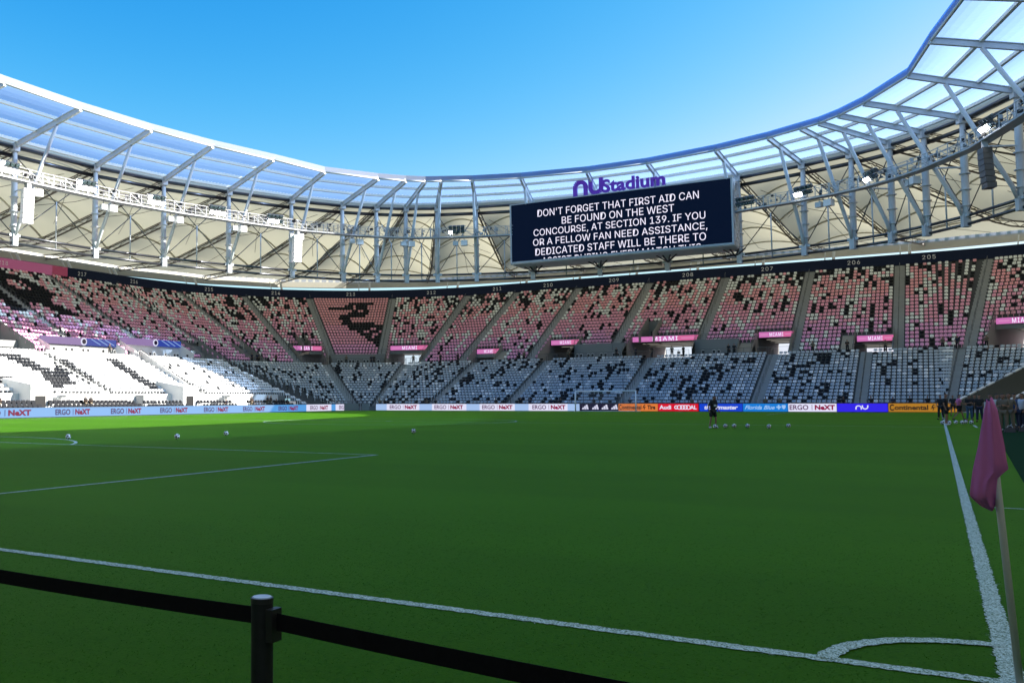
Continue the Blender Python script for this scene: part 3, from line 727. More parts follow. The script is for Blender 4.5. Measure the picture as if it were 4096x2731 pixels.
ZB, ZT, ZI = 19.4, 29.4, 31.3
up = lambda p, z: Vector((p.x, p.y, z))
def valley(t): return 29.45 - 4.95 * min(t, .62) / .62 if t < .62 else 24.5 + (t - .62) / .38 * .9
def crown(t): return min(1, .08 + t * 7) * (1.0 + 1.7 * math.sin(min(1, t * 1.15) * math.pi * .62)) * (1 if t < .62 else max(.03, 1 - (t - .62) / .36))
visible = set(list(range(0, 13)) + list(range(38, 48)))
def unit(a, b): return (b - a).normalized()
def tube_part(name, pts, r, m, n=8, par=roof): 
    mb = MB(); mb.tube(pts, r, m, n); return mb.build(name, par, smooth=(n > 6))
NS, NTt = 10, 20
for i in range(NB):
    j = (i + 1) % NB; vis = i in visible
    c0, c1, i0, i1, e0, e1 = CN[i], CN[j], IN[i], IN[j], EN[i], EN[j]
    # fabric vault between neighbouring radial trusses
    mb = MB(); g = []
    for a in range(NTt + 1):
        t = a / NTt * .97; row = []
        for b in range(NS + 1):
            q = b / NS; p = (c0.lerp(e0, t)).lerp(c1.lerp(e1, t), q); k = 1 - (2 * q - 1) ** 2
            row.append(up(p, valley(t) + crown(t) * k + .38 * (math.cos(2 * math.pi * 5 * t) - 1) * k * min(1, t * 8) * (1 if t < .8 else 0)))
        g.append(row)
    for a in range(NTt):
        for b in range(NS): mb.quad(g[a][b], g[a + 1][b], g[a + 1][b + 1], g[a][b + 1], 'fabric')
    # weld so shading runs smoothly
    me = mb.mesh('fabric_vault'); bm = bmesh.new(); bm.from_mesh(me); bmesh.ops.remove_doubles(bm, verts=bm.verts, dist=.001); bm.to_mesh(me); bm.free()
    me.polygons.foreach_set('use_smooth', [True] * len(me.polygons)); link('fabric_vault', me, roof)
    # translucent panels from the mast ring to the inner edge
    tps = [0.0, .06, .35, .66, 1.0]
    R = lambda a, b, t: up(a.lerp(b, t), ZT + .35 + (ZI - ZT) * t)
    for a, b in zip(tps[:-1], tps[1:]):
        pm = MB(); A, B, C_, D_ = R(c0, i0, a), R(c0, i0, b), R(c1, i1, b), R(c1, i1, a)
        nq = 6; L = (D_ - A).length; rise = .30 * min(1, (B - A).length / 4)
        for q in range(nq):
            f0, f1 = q / nq, (q + 1) / nq; h0, h1 = .22 + rise * 4 * f0 * (1 - f0), .22 + rise * 4 * f1 * (1 - f1)
            pm.quad(A.lerp(B, f0) + Vector((0, 0, h0)), A.lerp(B, f1) + Vector((0, 0, h1)), D_.lerp(C_, f1) + Vector((0, 0, h1)), D_.lerp(C_, f0) + Vector((0, 0, h0)), 'panel')
        me = pm.mesh('roof_panel'); uv = me.uv_layers.new(name='uv')
        for q in range(nq):
            for li, co in enumerate(((0, q / nq), (0, (q + 1) / nq), (L / 8, (q + 1) / nq), (L / 8, q / nq))): uv.data[q * 4 + li].uv = co
        link('roof_panel', me, roof)
    fm = MB(); fm.hexa([up(c0, 29.3), up(c1, 29.3), up(c1, 29.3) + unit(i1, c1) * .08, up(c0, 29.3) + unit(i0, c0) * .08], [up(c0, 29.99), up(c1, 29.99), up(c1, 29.99) + unit(i1, c1) * .08, up(c0, 29.99) + unit(i0, c0) * .08], 'gutter'); fm.build('flashing', roof)
    ee = MB(); A, B = R(c0, i0, 1.0), R(c1, i1, 1.0); dn = unit(c0, i0) * .0
    ee.hexa([A + Vector((0, 0, -.15)), B + Vector((0, 0, -.15)), B + unit(i1, c1) * .05 + Vector((0, 0, -.15)), A + unit(i0, c0) * .05 + Vector((0, 0, -.15))],
            [A + Vector((0, 0, .42)), B + Vector((0, 0, .42)), B + unit(i1, c1) * .05 + Vector((0, 0, .42)), A + unit(i0, c0) * .05 + Vector((0, 0, .42))], 'edge_panel'); ee.build('edge_panel', roof)
    if not vis:
        continue
    tube_part('edge_tube', [R(c0, i0, .993) - Vector((0, 0, .28)), R(c1, i1, .993) - Vector((0, 0, .28))], .14, 'steel')
    for t in (.06, .35, .66):
        pb = MB(); pb.beam(R(c0, i0, t) - Vector((0, 0, .02)), R(c1, i1, t) - Vector((0, 0, .02)), .30, .3, 'steel_cream')
        L = (c1 - c0).length; nn = int(L / .5)
        for k in range(1, nn):                               # clips along the purlin
            p = R(c0, i0, t).lerp(R(c1, i1, t), k / nn) + Vector((0, 0, .17)); pb.box(p, (.1, .1, .12), 'steel_cream')
        pb.build('purlin', roof)
    rb = MB(); rb.beam(up(c0, ZT), up(i0, ZI), .30, .5, 'steel'); rb.beam(up(c0, ZT + .27), up(i0, ZI + .27), .5, .06, 'steel'); rb.build('rafter', roof)
    # mast with collars, cast node and strut
    mb = MB(); mb.tube([up(c0, ZB), up(c0, ZB + 1), up(c0, ZB + 6), up(c0, ZT)], [.34, .34, .34, .24], 'steel', 12)
    mb.build('mast', roof, smooth=True)
    for z in (ZB + 1.1, ZB + 2.7, ZB + 4.3):
        cb = MB(); cb.tube([up(c0, z), up(c0, z + .1)], .50, 'steel', 12); cb.build('collar', roof)
    inward = unit(c0, i0); tt = unit(c0, c1); side = Vector((-inward.y, inward.x, 0))
    nb = MB(); nb.box(up(c0, ZB - .35) + inward * .1, (.6, .7, 1.3), 'steel', (side, inward, Vector((0, 0, 1)))); nb.box(up(c0, ZB + .15) + inward * .1, (1.3, .35, .3), 'steel', (side, inward, Vector((0, 0, 1)))); nb.build('node_casting', roof)
    tb = MB(); tb.box(up(c0, ZT - .2), (.7, .9, .8), 'steel', (side, inward, Vector((0, 0, 1)))); tb.box(up(c0, ZT - .9) - inward * .5, (.4, 1.2, .3), 'steel_dark', (side, inward, Vector((0, 0, 1)))); tb.build('mast_head', roof)
    tube_part('strut', [up(c0, ZB + .2) + inward * .45, up(c0.lerp(i0, .08), ZB + 1.2), up(c0.lerp(i0, .655), ZT + (ZI - ZT) * .655 - .25)], [.14, .21, .19], 'steel', 10)
    # ring tubes between nodes
    for z, r, m in ((ZB + .12, .16, 'steel_dark'), (ZB - .72, .16, 'steel_dark')):
        tube_part('ring_tube', [up(c0, z), up(c1, z)], r, m)
    mb = MB(); mb.tube([up(c0, ZB - .18), up(c1, ZB - .18)], .05, 'cable', 5); mb.build('ring_cable', roof)
    tube_part('top_ring_tube', [up(c0, ZT - .15), up(c1, ZT - .15)], .2, 'steel_dark'); 
    tube_part('top_ring_tube', [up(c0, ZT - .95) - inward * .6, up(c1, ZT - .95) - inward * .6], .24, 'steel_dark')
    for k in range(4):
        off = -inward * (.5 + k * .35); tube_part('top_cable', [up(c0, ZT - .1 + .12 * k) + off, up(c1, ZT - .1 + .12 * k) + off], .055, 'cable', 5)
    # cross bracing and hanger
    mid = c0.lerp(c1, .5)
    tube_part('brace_rod', [up(c0, ZB + .2), up(c1, ZT - 1.0)], .055, 'rail', 6); tube_part('brace_rod', [up(c1, ZB + .2), up(c0, ZT - 1.0)], .055, 'rail', 6)
    tube_part('hanger_post', [up(mid, ZB - .7), up(mid, (ZB + ZT) / 2 - .2)], .08, 'steel', 7)
    # radial lattice truss under the fabric valley
    n = 12; P = []; 
    for k in range(n + 1):
        t = k / n; P.append(up(c0.lerp(e0, t), valley(t)))
    tr = MB(); sd_ = unit(c0, e0); sx_ = Vector((-sd_.y, sd_.x, 0)) * .2
    low = [p - Vector((0, 0, .7)) for p in P]
    for off in (sx_, -sx_): tr.tube([p + off for p in P], .07, 'truss', 5)
    tr.tube(low, .12, 'truss', 5)
    for k in range(n):
        a = P[k]; b = P[k + 1]; m_ = (low[k] + low[k + 1]) / 2
        for off in (sx_, -sx_): tr.tube([a + off, m_, b + off], .035, 'truss', 4, False)
    tr.build('radial_truss', roof)
    # arch ribs
    for ti, a in enumerate((4, 8, 12, 16)):
        t = a / NTt; pts = []
        for b in range(13):
            q = b / 12; p = c0.lerp(e0, t).lerp(c1.lerp(e1, t), q); k = 1 - (2 * q - 1) ** 2; pts.append(up(p, valley(t) + crown(t) * k - .13))
        tube_part('arch_rib', pts, .12 if ti != 2 else .16, 'rib', 6)
    for (ta, qa, tb_, qb) in ((.1, .1, .42, .9), (.15, .9, .5, .12), (.45, .5, .95, .5)):
        def W_(t, q): p = c0.lerp(e0, t).lerp(c1.lerp(e1, t), q); return up(p, valley(t) + crown(t) * .25)
        tube_part('stay_cable', [W_(ta, qa), W_((ta + tb_) / 2, (qa + qb) / 2) - Vector((0, 0, .6)), W_(tb_, qb)], .035, 'cable', 4)
    # eave: gutter beam, row of white skylight teeth
    eb = MB(); iw = unit(e0, c0); q0, q1 = e0 + unit(e0, c0) * 1.0, e1 + unit(e1, c1) * 1.0
    eb.hexa([up(q0, 23.9), up(q1, 23.9), up(e1, 23.9), up(e0, 23.9)], [up(q0, 25.0), up(q1, 25.0), up(e1, 25.0), up(e0, 25.0)], 'gutter'); eb.build('gutter', roof)
    tm = MB(); L = (q1 - q0).length; nn = int(L / 1.25); w0, w1 = e0 + unit(e0, c0) * .45, e1 + unit(e1, c1) * .45; oo = -unit(e0, c0) * .3
    for k in range(nn):
        for ka, kb, zt_, m_ in ((.0, .66, 25.85, 'skylight'), (.66, 1.0, 25.6, 'gutter')):
            a = w0.lerp(w1, (k + ka) / nn); b = w0.lerp(w1, (k + kb) / nn)
            tm.hexa([up(a, 25.02), up(b, 25.02), up(b + oo, 25.02), up(a + oo, 25.02)], [up(a, zt_), up(b, zt_), up(b + oo, zt_), up(a + oo, zt_)], m_)
    tm.build('eave_teeth', roof, stuff=True)

# catwalk ring with floodlights and speakers
walk = thing('catwalk', 'white lattice maintenance catwalk hung inside the roof masts', 'catwalk', (-34, 52.5, 24))
KP = [c.lerp(i_, .40) for c, i_ in zip(CN, IN)]
ZW = 24.3
for i in sorted(visible):
    j = (i + 1) % NB; a, b = KP[i], KP[j]; L = (b - a).length; n = max(3, round(L / 1.6)); inn = unit(CN[i], IN[i]); w = .55
    fl_ = MB(); fl_.hexa([up(a + inn * w, ZW), up(b + inn * w, ZW), up(b - inn * w, ZW), up(a - inn * w, ZW)], [up(a + inn * w, ZW + .16), up(b + inn * w, ZW + .16), up(b - inn * w, ZW + .16), up(a - inn * w, ZW + .16)], 'galv'); fl_.build('walkway', walk)
    rl = MB()
    for sgn in (1, -1):
        for z in (1.35, .9, .45): rl.beam(up(a + inn * w * sgn, ZW + z), up(b + inn * w * sgn, ZW + z), .06 if z > 1 else .035, .06 if z > 1 else .035, 'galv')
        for k in range(n + 1):
            p = a.lerp(b, k / n) + inn * w * sgn; rl.beam(up(p, ZW + .1), up(p, ZW + 1.4), .08, .08, 'galv')
            if k < n and k % 2 == 0:
                q = a.lerp(b, (k + 1) / n) + inn * w * sgn; rl.beam(up(p, ZW + .15), up(q, ZW + 1.3), .05, .05, 'galv')
    rl.build('lattice_rail', walk)
    cl = MB()                                              # cable trays, gear clutter on the walkway
    for k in range(int(L * 1.2)):
        t = random.random(); p = a.lerp(b, t) + inn * random.uniform(-.4, .7); h = random.uniform(.2, .7)
        cl.box(up(p, ZW + random.uniform(.3, 1.4)), (random.uniform(.12, .5), random.uniform(.1, .3), h * .6), random.choice(['black', 'rail', 'galv', 'cable']))
    cl.build('gear_clutter', walk, stuff=True)
    for c_ in (CN[i],): 
        tube_part('bracket', [up(c_, ZW + .1), up(KP[i], ZW + .1)], .09, 'steel', 6, walk); tube_part('bracket', [up(c_, ZW + 2.4), up(KP[i], ZW + 1.3)], .05, 'steel', 6, walk)
def at_bay(i, t, off=0.0):
    j = (i + 1) % NB; inn = unit(CN[i % NB], IN[i % NB]); return KP[i % NB].lerp(KP[j], t) + inn * off, inn
def flood(i, t, n_on, label, off_n=3, big=False):
    p, inn = at_bay(i, t, .75); side = Vector((-inn.y, inn.x, 0)); r = thing('floodlight_array', label, 'floodlight', (p.x, p.y, ZW + 1), 'floodlights on the roof catwalk')
    fb = MB(); fb.beam(up(p - side * 1.3, ZW + 1.55), up(p + side * 1.3, ZW + 1.55), .08, .08, 'galv'); fb.beam(up(p - side * 1.3, ZW + .75), up(p + side * 1.3, ZW + .75), .08, .08, 'galv'); fb.build('mounting_rail', r)
    dirn = (inn - Vector((0, 0, .75))).normalized(); xx = side; yy = dirn; zz = xx.cross(yy)
    k = 0
    for row in (0, 1):
        for q in range(4):
            c = up(p + side * (-.85 + q * .57), ZW + .75 + row * .6); hb = MB(); hb.box(c - dirn * .1, (.5, .3, .46), 'rail', (xx, yy, zz)); h_ = hb.build('lamp_head', r)
            lb = MB(); on = k < n_on; lb.box(c + dirn * .08, (.42, .05, .38), 'lamp' if on else 'glass', (xx, yy, zz)); lb.build('lamp_lens', r); k += 1
flood(11, .42, 5, 'lit floodlight array on the catwalk nearest the left frame edge')
flood(10, .45, 5, 'lit floodlight array on the catwalk, second from the left edge')
flood(9, .45, 5, 'lit floodlight array on the catwalk, third from the left edge')
flood(8, .5, 4, 'lit floodlight array on the catwalk, fourth from the left edge')
flood(7, .55, 3, 'lit floodlight array on the catwalk, fifth from the left edge')
flood(2, .5, 1, 'mostly unlit floodlight array on the catwalk left of the video screen')
flood(45, .7, 0, 'unlit floodlight array right of the video screen, nearest to it')
flood(44, .6, 2, 'partly lit floodlight array third mast right of the video screen')
flood(42, .5, 2, 'partly lit floodlight array, second from the right frame edge')
flood(39, .55, 3, 'lit floodlight array at the right frame edge')
spk = None
def speaker(i, t, label, sz=(.9, .7, .75)):
    p, inn = at_bay(i, t, 0); side = Vector((-inn.y, inn.x, 0)); r = thing('hanging_speaker', label, 'speaker', (p.x, p.y, ZW - 1.3), 'white box speakers under the catwalk')
    for o_, s_ in ((0, 1), (-1.2, .8)):
        b_ = MB(); b_.box(up(p + side * o_, ZW - .75), (sz[0] * s_, sz[1] * s_, sz[2] * s_), 'white' if o_ == 0 else 'steel', (side, inn, Vector((0, 0, 1)))); b_.build('cabinet', r)
    b_ = MB(); b_.beam(up(p, ZW), up(p, ZW - .4), .08, .08, 'galv'); b_.beam(up(p - side * 1.2, ZW), up(p - side * 1.2, ZW - .4), .08, .08, 'galv'); b_.build('hanger', r)
for i, t, l in ((11, .02, 'white speaker box under the catwalk at the left frame edge'), (10, .05, 'white speaker box under the catwalk at the second mast'), (9, .05, 'white speaker box under the catwalk at the third mast'),
                (8, .05, 'white speaker box under the catwalk at the fourth mast'), (7, .08, 'white speaker box under the catwalk at the fifth mast'), (5, .9, 'white speaker box under the catwalk at the black bird pattern'),
                (4, .1, 'white speaker box under the catwalk just right of the black bird pattern'), (2, .3, 'white speaker box under the catwalk nearest the video screen on its left'), (46, .2, 'white speaker box under the catwalk right of the video screen'),
                (44, .1, 'white speaker box under the catwalk two masts right of the video screen'), (41, .3, 'white speaker box under the catwalk nearest the right frame edge')):
    speaker(i, t, l)
def line_array(p, inn, label, dark=False):
    side = Vector((-inn.y, inn.x, 0)); r = thing('line_array_speaker', label, 'speaker', (p.x, p.y, 20.5), 'tall hanging speaker columns')
    for k in range(7):
        o = MB(); c = up(p, 23.4 - k * .52) + inn * (-.006 * k * k); o.box(c, (1.15, .75, .48), 'white' if not dark else 'rail', (side, inn, Vector((0, 0, 1)))); o.build('cabinet', r)
    o = MB(); o.beam(up(p, 23.6), up(p, 24.3), .5, .5, 'galv'); o.build('flying_frame', r)
p, inn = at_bay(10, 1.0, .3); p = at_bay(11, .16, .2)[0]; line_array(p, inn, 'tall white speaker column hanging at the left frame edge')
p, inn = at_bay(7, .14, .2); line_array(p, inn, 'tall white speaker column hanging left of the black bird pattern')
p, inn = at_bay(39, .75, .2); line_array(p, inn, 'tall dark speaker column hanging at the right frame edge', True)

# ------------------------------------------------------------------ video screen and name sign
scr = thing('video_screen', 'huge video screen with white safety text on dark navy', 'video screen', (-35, 115, 20.4))
X0, X1, Z0, Z1, YS = -49.3, -20.35, 20.15, 28.55, 113.6
mb = MB(); mb.hexa([(X0, YS + .05, Z0), (X1, YS + .05, Z0), (X1, YS + 5.4, Z0), (X0, YS + 5.4, Z0)], [(X0, YS + .05, Z1), (X1, YS + .05, Z1), (X1, YS + 5.4, Z1), (X0, YS + 5.4, Z1)], 'steel'); mb.build('housing', scr)
mb = MB(); mb.hexa([(X0 + .22, YS - .02, Z0 + .35), (X1 - .22, YS - .02, Z0 + .35), (X1 - .22, YS + .045, Z0 + .35), (X0 + .22, YS + .045, Z0 + .35)], [(X0 + .22, YS - .02, Z1 - .12), (X1 - .22, YS - .02, Z1 - .12), (X1 - .22, YS + .045, Z1 - .12), (X0 + .22, YS + .045, Z1 - .12)], 'led_navy'); mb.build('display', scr)
for (a, b, c, d) in ((X0, X1, Z1 - .12, Z1 + .0), (X0, X1, Z0 + .1, Z0 + .35), (X0, X0 + .22, Z0 + .35, Z1 - .12), (X1 - .22, X1, Z0 + .35, Z1 - .12)):
    mb = MB(); mb.hexa([(a, YS - .12, c), (b, YS - .12, c), (b, YS + .048, c), (a, YS + .048, c)], [(a, YS - .12, d), (b, YS - .12, d), (b, YS + .048, d), (a, YS + .048, d)], 'galv'); mb.build('frame', scr)
for k in range(8):
    for q in range(16):
        mb = MB(); y = YS + .3 + k * .63; z = Z0 + .1 + q * .52; mb.box((X1 + .03 + .02 * ((k + q) % 3), y + .3, z + .25), (.05, .56, .46), 'steel' if (k * 3 + q) % 4 else 'galv'); mb.build('cladding_panel', scr)
H = Z1 - Z0
for k, (t, a, b) in enumerate((("DON'T FORGET THAT FIRST AID CAN", -45.3, -24.3), ("BE FOUND ON THE WEST", -41.9, -27.3), ("CONCOURSE, AT SECTION 139. IF YOU", -45.9, -23.6), ("OR A FELLOW FAN NEED ASSISTANCE,", -46.0, -23.4), ("DEDICATED STAFF WILL BE THERE TO", -45.7, -23.6), ("ASSIST DURING EVERY MATCH THIS", -44.8, -24.2))):
    hgt = .98 if ',' not in t else 1.13
    z = Z1 - .25 - H * (.19 + .158 * k) + .2
    put_text('caption_line', t, 'led_text', scr, ((a + b) / 2, YS - .03, z - (0.08 if ',' in t else 0)), (0, -1, 0), width=b - a, height=hgt, bold=0, clip=(Z0 + .42) if k == 5 else None)
for x in (-47.2, -38.1, -29.1, -20.9):
    mb = MB()
    for dx in (-1.3, -.5, .5, 1.3): mb.beam((x, 117.5, 19.3), (x + dx, YS + 3.0, Z0), .14, .14, 'steel_dark')
    mb.build('mounting_bracket', scr)
sgn = thing('stadium_sign', 'purple raised lettering on top of the video screen', 'sign', (-35, 114.5, Z1 + .1))
put_text('lettering', 'Stadium', 'purple', sgn, (-32.6, 114.5, Z1 + 1.15), (0, -1, 0), width=8.2, height=1.75, bold=.03, ext=.14)
def logo_n(x, z, w, h, t, flip=False, name='letter', m='purple', y=114.5, dep=.4, par=None, rot=False):
    mb = MB(); r = w / 2 - t / 2; pts = []
    for k in range(11):
        a = math.pi - math.pi * k / 10; pts.append((math.cos(a) * r, math.sin(a) * r * .9 + h - t / 2 - r * .9))
    path = [(-r, 0)] + pts + [(r, 0)]
    path = path if not flip else [(px, h - pz) for px, pz in path]
    for (a, b) in zip(path[:-1], path[1:]): mb.beam((x + a[0], y, z + a[1]), (x + b[0], y, z + b[1]), t, dep, m, up=Vector((0, 1, 0)))
    return mb.build(name, par)
logo_n(-39.55, Z1 + .15, 1.95, 2.2, .52, par=sgn); logo_n(-37.45, Z1 + .15, 1.95, 2.2, .52, flip=True, par=sgn)
mb = MB(); 
for x in np.arange(-40, -28.5, 1.4): mb.beam((x, 114.5, Z1), (x, 114.5, Z1 + .3), .06, .06, 'rail')
mb.build('sign_support', sgn)

# ------------------------------------------------------------------ pink signs over the vomitories
def vsign(s0, s1, d, z, label, big=False):
    a, b = pos(s0, d, z), pos(s1, d, z); c = (a + b) / 2; r_ = (a - b); L = r_.length; xx = r_.normalized(); nn = Vector((xx.y, -xx.x, 0))
    if nn.dot(CP - c) < 0: nn = -nn
    xx = Vector((0, 0, 1)).cross(nn)
    t = thing('concourse_sign', label, 'sign', tuple(c), 'pink concourse signs'); h = .82
    mb = MB(); mb.box(c, (L, .35, h), 'rail', (xx, nn, Vector((0, 0, 1)))); mb.build('housing', t)
    for k, m in enumerate(('sign_pink', 'sign_pink', 'sign_rose')):
        mb = MB(); mb.box(c + nn * .18 + xx * ((k - 1) * (L - .1) / 3), ((L - .1) / 3, .03, h - .08), m, (xx, nn, Vector((0, 0, 1)))); mb.build('display', t)
    put_text('lettering', 'MIAMI', 'sign_text', t, c + nn * .205, nn, width=(L * .38 if not big else L * .38), height=.50 if not big else .58, bold=0, spacing=1.2)
    for sg in (-1, 1):
        mb = MB(); mb.box(c + nn * .2 + xx * (sg * L * .34), (L * .2, .01, .07), 'sign_faint', (xx, nn, Vector((0, 0, 1)))); mb.build('underline', t)
names = {'204': ('pink sign over the opening at the right frame edge', True), '206': ('short pink sign over the opening below section number two hundred six', False), '207': ('pink sign over the opening below section number two hundred seven', False),
         '208': ('widest pink sign, over the broad opening below section number two hundred eight', True), '209': ('short pink sign over the opening below section number two hundred nine', False), '210': ('smallest pink sign, over the opening left of the broadest run of pink seats', False),
         '212': ('pink sign over the bright opening just right of the black bird pattern', True), '214': ('pink sign over the opening just left of the black bird pattern', True)}
for key, s0, s1, dm in (('204', -12, -6.3, 23.9), ('206', 4.6, 8.8, 21.4), ('207', 16.2, 20.7, 23.4), ('208', 28.5, 37.9, 23.4), ('209', 45.7, 50.4, 23.4), ('210', 57.7, 61.8, 20.9), ('212', 71.5, 78.8, 22.9), ('214', 91.5, 97.3, 22.9)):
    i = 0
    while UD(i) < dm: i += 1
    l, bigf = names[key]; vsign(s0, s1, dm - .25, UZ(i) - .55, l, bigf)
for s0, s1, dm, l in ((138.0, 150.3, 19.8, 'lilac to blue banner on the sunlit suite front at the left'), (124.6, 136.3, 20.6, 'lilac to blue banner on the suite front nearer the corner')):
    i = 0
    while UD(i) < dm: i += 1
    z = UZ(i) - .05; t = thing('suite_banner', l, 'banner', tuple(pos((s0 + s1) / 2, dm - .5, z)), 'banners on the left suites')
    n = 9
    for k in range(n):
        a = s1 - (s1 - s0) * k / n - .02; b = s1 - (s1 - s0) * (k + 1) / n
        mb = MB(); mb.hexa([pos(a, dm - .6, z - .45), pos(b, dm - .6, z - .45), pos(b, dm - .3, z - .45), pos(a, dm - .3, z - .45)], [pos(a, dm - .6, z + .45), pos(b, dm - .6, z + .45), pos(b, dm - .3, z + .45), pos(a, dm - .3, z + .45)], 'sign_lilac' if k < 5 else 'sign_blue'); mb.build('banner_panel', t)
    sm = (s0 + s1) / 2 - .6; q = pos(sm, dm - .63, z); mb = MB(); mb.tube([pos(sm, dm - .66, z), pos(sm, dm - .61, z)], .5, 'led_white', 16); mb.tube([pos(sm, dm - .69, z), pos(sm, dm - .665, z)], .32, 'led_black', 12); mb.build('round_emblem', t)
    for k in range(3):
        mb = MB(); a = sm - 1.2 - k * 1.2; mb.beam(pos(a, dm - .62, z + .4), pos(a - 1.6, dm - .62, z - .3), .02, .08, 'led_paleblue', up=Vector((0, 0, 1))); mb.build('stripe', t)
t = thing('suite_banner', 'pale pink banner on the suite at the left frame edge', 'banner', tuple(pos(158, 24, 10.5)), 'banners on the left suites')
mb = MB(); mb.hexa([pos(152.6, 24.0, 10.3), pos(165, 24.0, 10.3), pos(165, 24.3, 10.3), pos(152.6, 24.3, 10.3)], [pos(152.6, 24.0, 11.4), pos(165, 24.0, 11.4), pos(165, 24.3, 11.4), pos(152.6, 24.3, 11.4)], 'cloth_pink'); mb.build('banner_panel', t)
mb = MB()
for k in range(10): mb.beam(pos(153 + k * 1.3, 24.1, 8.8), pos(153 + k * 1.3, 24.1, 10.3), .08, .08, 'galv')
mb.build('mullion', t)
mb = MB(); mb.hexa([pos(152.6, 20.5, 8.0), pos(165, 20.5, 8.0), pos(165, 24.5, 8.0), pos(152.6, 24.5, 8.0)], [pos(152.6, 20.5, 8.8), pos(165, 20.5, 8.8), pos(165, 24.5, 8.8), pos(152.6, 24.5, 8.8)], 'wall_paint'); mb.build('suite_balcony', stand)

# ------------------------------------------------------------------ perimeter advertising boards
def board(name_label, x0, x1, segs, texts, z1=.98, y=108.5, group='display boards behind the far goal line'):
    t = thing('advertising_board', name_label, 'advertising board', ((x0 + x1) / 2, y, 0), group)
    mb = MB(); mb.hexa([(x0, y + .06, .02), (x1, y + .06, .02), (x1, y + .4, .02), (x0, y + .4, .02)], [(x0, y + .06, z1), (x1, y + .06, z1), (x1, y + .25, z1), (x0, y + .25, z1)], 'black'); mb.build('cabinet', t)
    for a, b, m in segs:
        mb = MB(); mb.hexa([(a, y, .05), (b, y, .05), (b, y + .055, .05), (a, y + .055, .05)], [(a, y, z1 - .03), (b, y, z1 - .03), (b, y + .055, z1 - .03), (a, y + .055, z1 - .03)], m); mb.build('display', t)
    for (b_, c, w, h, m, kw) in texts:
        put_text('lettering', b_, m, t, (c, y - .015, .52 + kw.pop('dz', 0)), (0, -1, 0), width=w, height=h, **kw)
    return t
def X_at(px): # boards meet the line y = 108.5
    d = CF + CR * ((px - 1342.65) / 3693.0); return CP.x + d.x * (108.5 - CP.y) / d.y
def ergo(px0, px1):
    a, b = X_at(px0), X_at(px1); w = b - a
    return [('ERGO', a + w * .21, w * .42, .56, 'led_plum', dict(bold=.02)), ('|', a + w * .50, w * .012, .60, 'led_plum', dict(bold=.0)), ('NeXT', a + w * .78, w * .44, .56, 'led_maroon', dict(bold=.05))]
xs = [X_at(p) for p in (1502, 1545, 1667, 1725, 1840, 1915, 2022, 2100, 2210, 2300)]
board('far board with maroon lettering repeated on white and pale blue', X_at(1502), X_at(2312),
      [(X_at(1502), X_at(1545), 'led_ice'), (X_at(1545), X_at(1675), 'led_white'), (X_at(1675), X_at(1725), 'led_ice'), (X_at(1725), X_at(1862), 'led_white'), (X_at(1862), X_at(1915), 'led_ice'), (X_at(1915), X_at(2055), 'led_white'), (X_at(2055), X_at(2110), 'led_ice'), (X_at(2110), X_at(2265), 'led_white'), (X_at(2265), X_at(2312), 'led_ice')],
      ergo(1557, 1665) + ergo(1735, 1849) + ergo(1925, 2046) + ergo(2125, 2257))
t = board('black board with four white slanted three-bar emblems', X_at(2314), X_at(2466), [(X_at(2314), X_at(2466), 'led_black')], [])
for q, px in enumerate((2334, 2374, 2412, 2450)):
    xc = X_at(px)
    for k in range(3):
        mb = MB(); hh = .22 + k * .17; x = xc - .36 + k * .30; mb.hexa([(x, 108.47, .26), (x + .24, 108.47, .26), (x + .24, 108.49, .26), (x, 108.49, .26)], [(x - .5 * hh + .16, 108.47, .24 + hh), (x - .5 * hh + .36, 108.47, .30 + hh), (x - .5 * hh + .36, 108.49, .30 + hh), (x - .5 * hh + .16, 108.49, .24 + hh)], 'led_white'); mb.build('emblem_bar', t)
def horse(t, x, m, s=1.0):
    mb = MB()
    for a, b, w in (((-.10, .35), (.06, .62), .09), ((.06, .62), (.16, .56), .07), ((-.10, .35), (.08, .22), .10), ((.08, .22), (-.04, .02), .07), ((-.1, .35), (.16, .38), .06), ((.16, .38), (.2, .28), .05), ((-.1, .3), (-.2, .14), .05)):
        mb.beam((x + a[0] * s, 108.475, .2 + a[1] * s), (x + b[0] * s, 108.475, .2 + b[1] * s), w * s, .02, m, up=Vector((0, 1, 0)))
    mb.build('horse_emblem', t)
def conti(px0, px1, m, label, f=1.0):
    a, b = X_at(px0), X_at(px1); w = b - a
    t = board(label, a, b, [(a, b, m)], [('C', a + w * .05, w * .065, .70, 'led_ink', dict(bold=.03)), ('ontinental', a + w * .34, w * .50, .52, 'led_ink', dict(bold=.03)), ('Tire', a + w * .84, w * .20, .52, 'led_ink', dict(bold=.04))])
    horse(t, a + w * .66, 'led_ink')
conti(2468, 2624, 'led_orange', 'orange board with black lettering and a rearing horse')
t = board('red board with white lettering and linked rings', X_at(2626), X_at(2786), [(X_at(2626), X_at(2786), 'led_red')], [('Audi', X_at(2654), X_at(2679) - X_at(2632), .5, 'led_white', dict(bold=.03)), ('G', X_at(2697), X_at(2705) - X_at(2690), .48, 'led_white', dict(bold=.03)), ('AL', X_at(2766), X_at(2779) - X_at(2753), .48, 'led_white', dict(bold=.03))])
for k in range(4):
    mb = MB(); xc = X_at(2711 + k * 11.5); mb.tube([(xc + .24 * math.cos(a), 108.475, .52 + .24 * math.sin(a)) for a in np.linspace(0, 2 * math.pi, 20)], .045, 'led_white', 4, False); mb.build('ring', t)
board('bright blue board with white italic lettering behind the player', X_at(2790), X_at(2962), [(X_at(2790), X_at(2962), 'led_blue')], [('ticketmaster', X_at(2876), X_at(2942) - X_at(2808), .48, 'led_white', dict(bold=.03, shear=.25))])
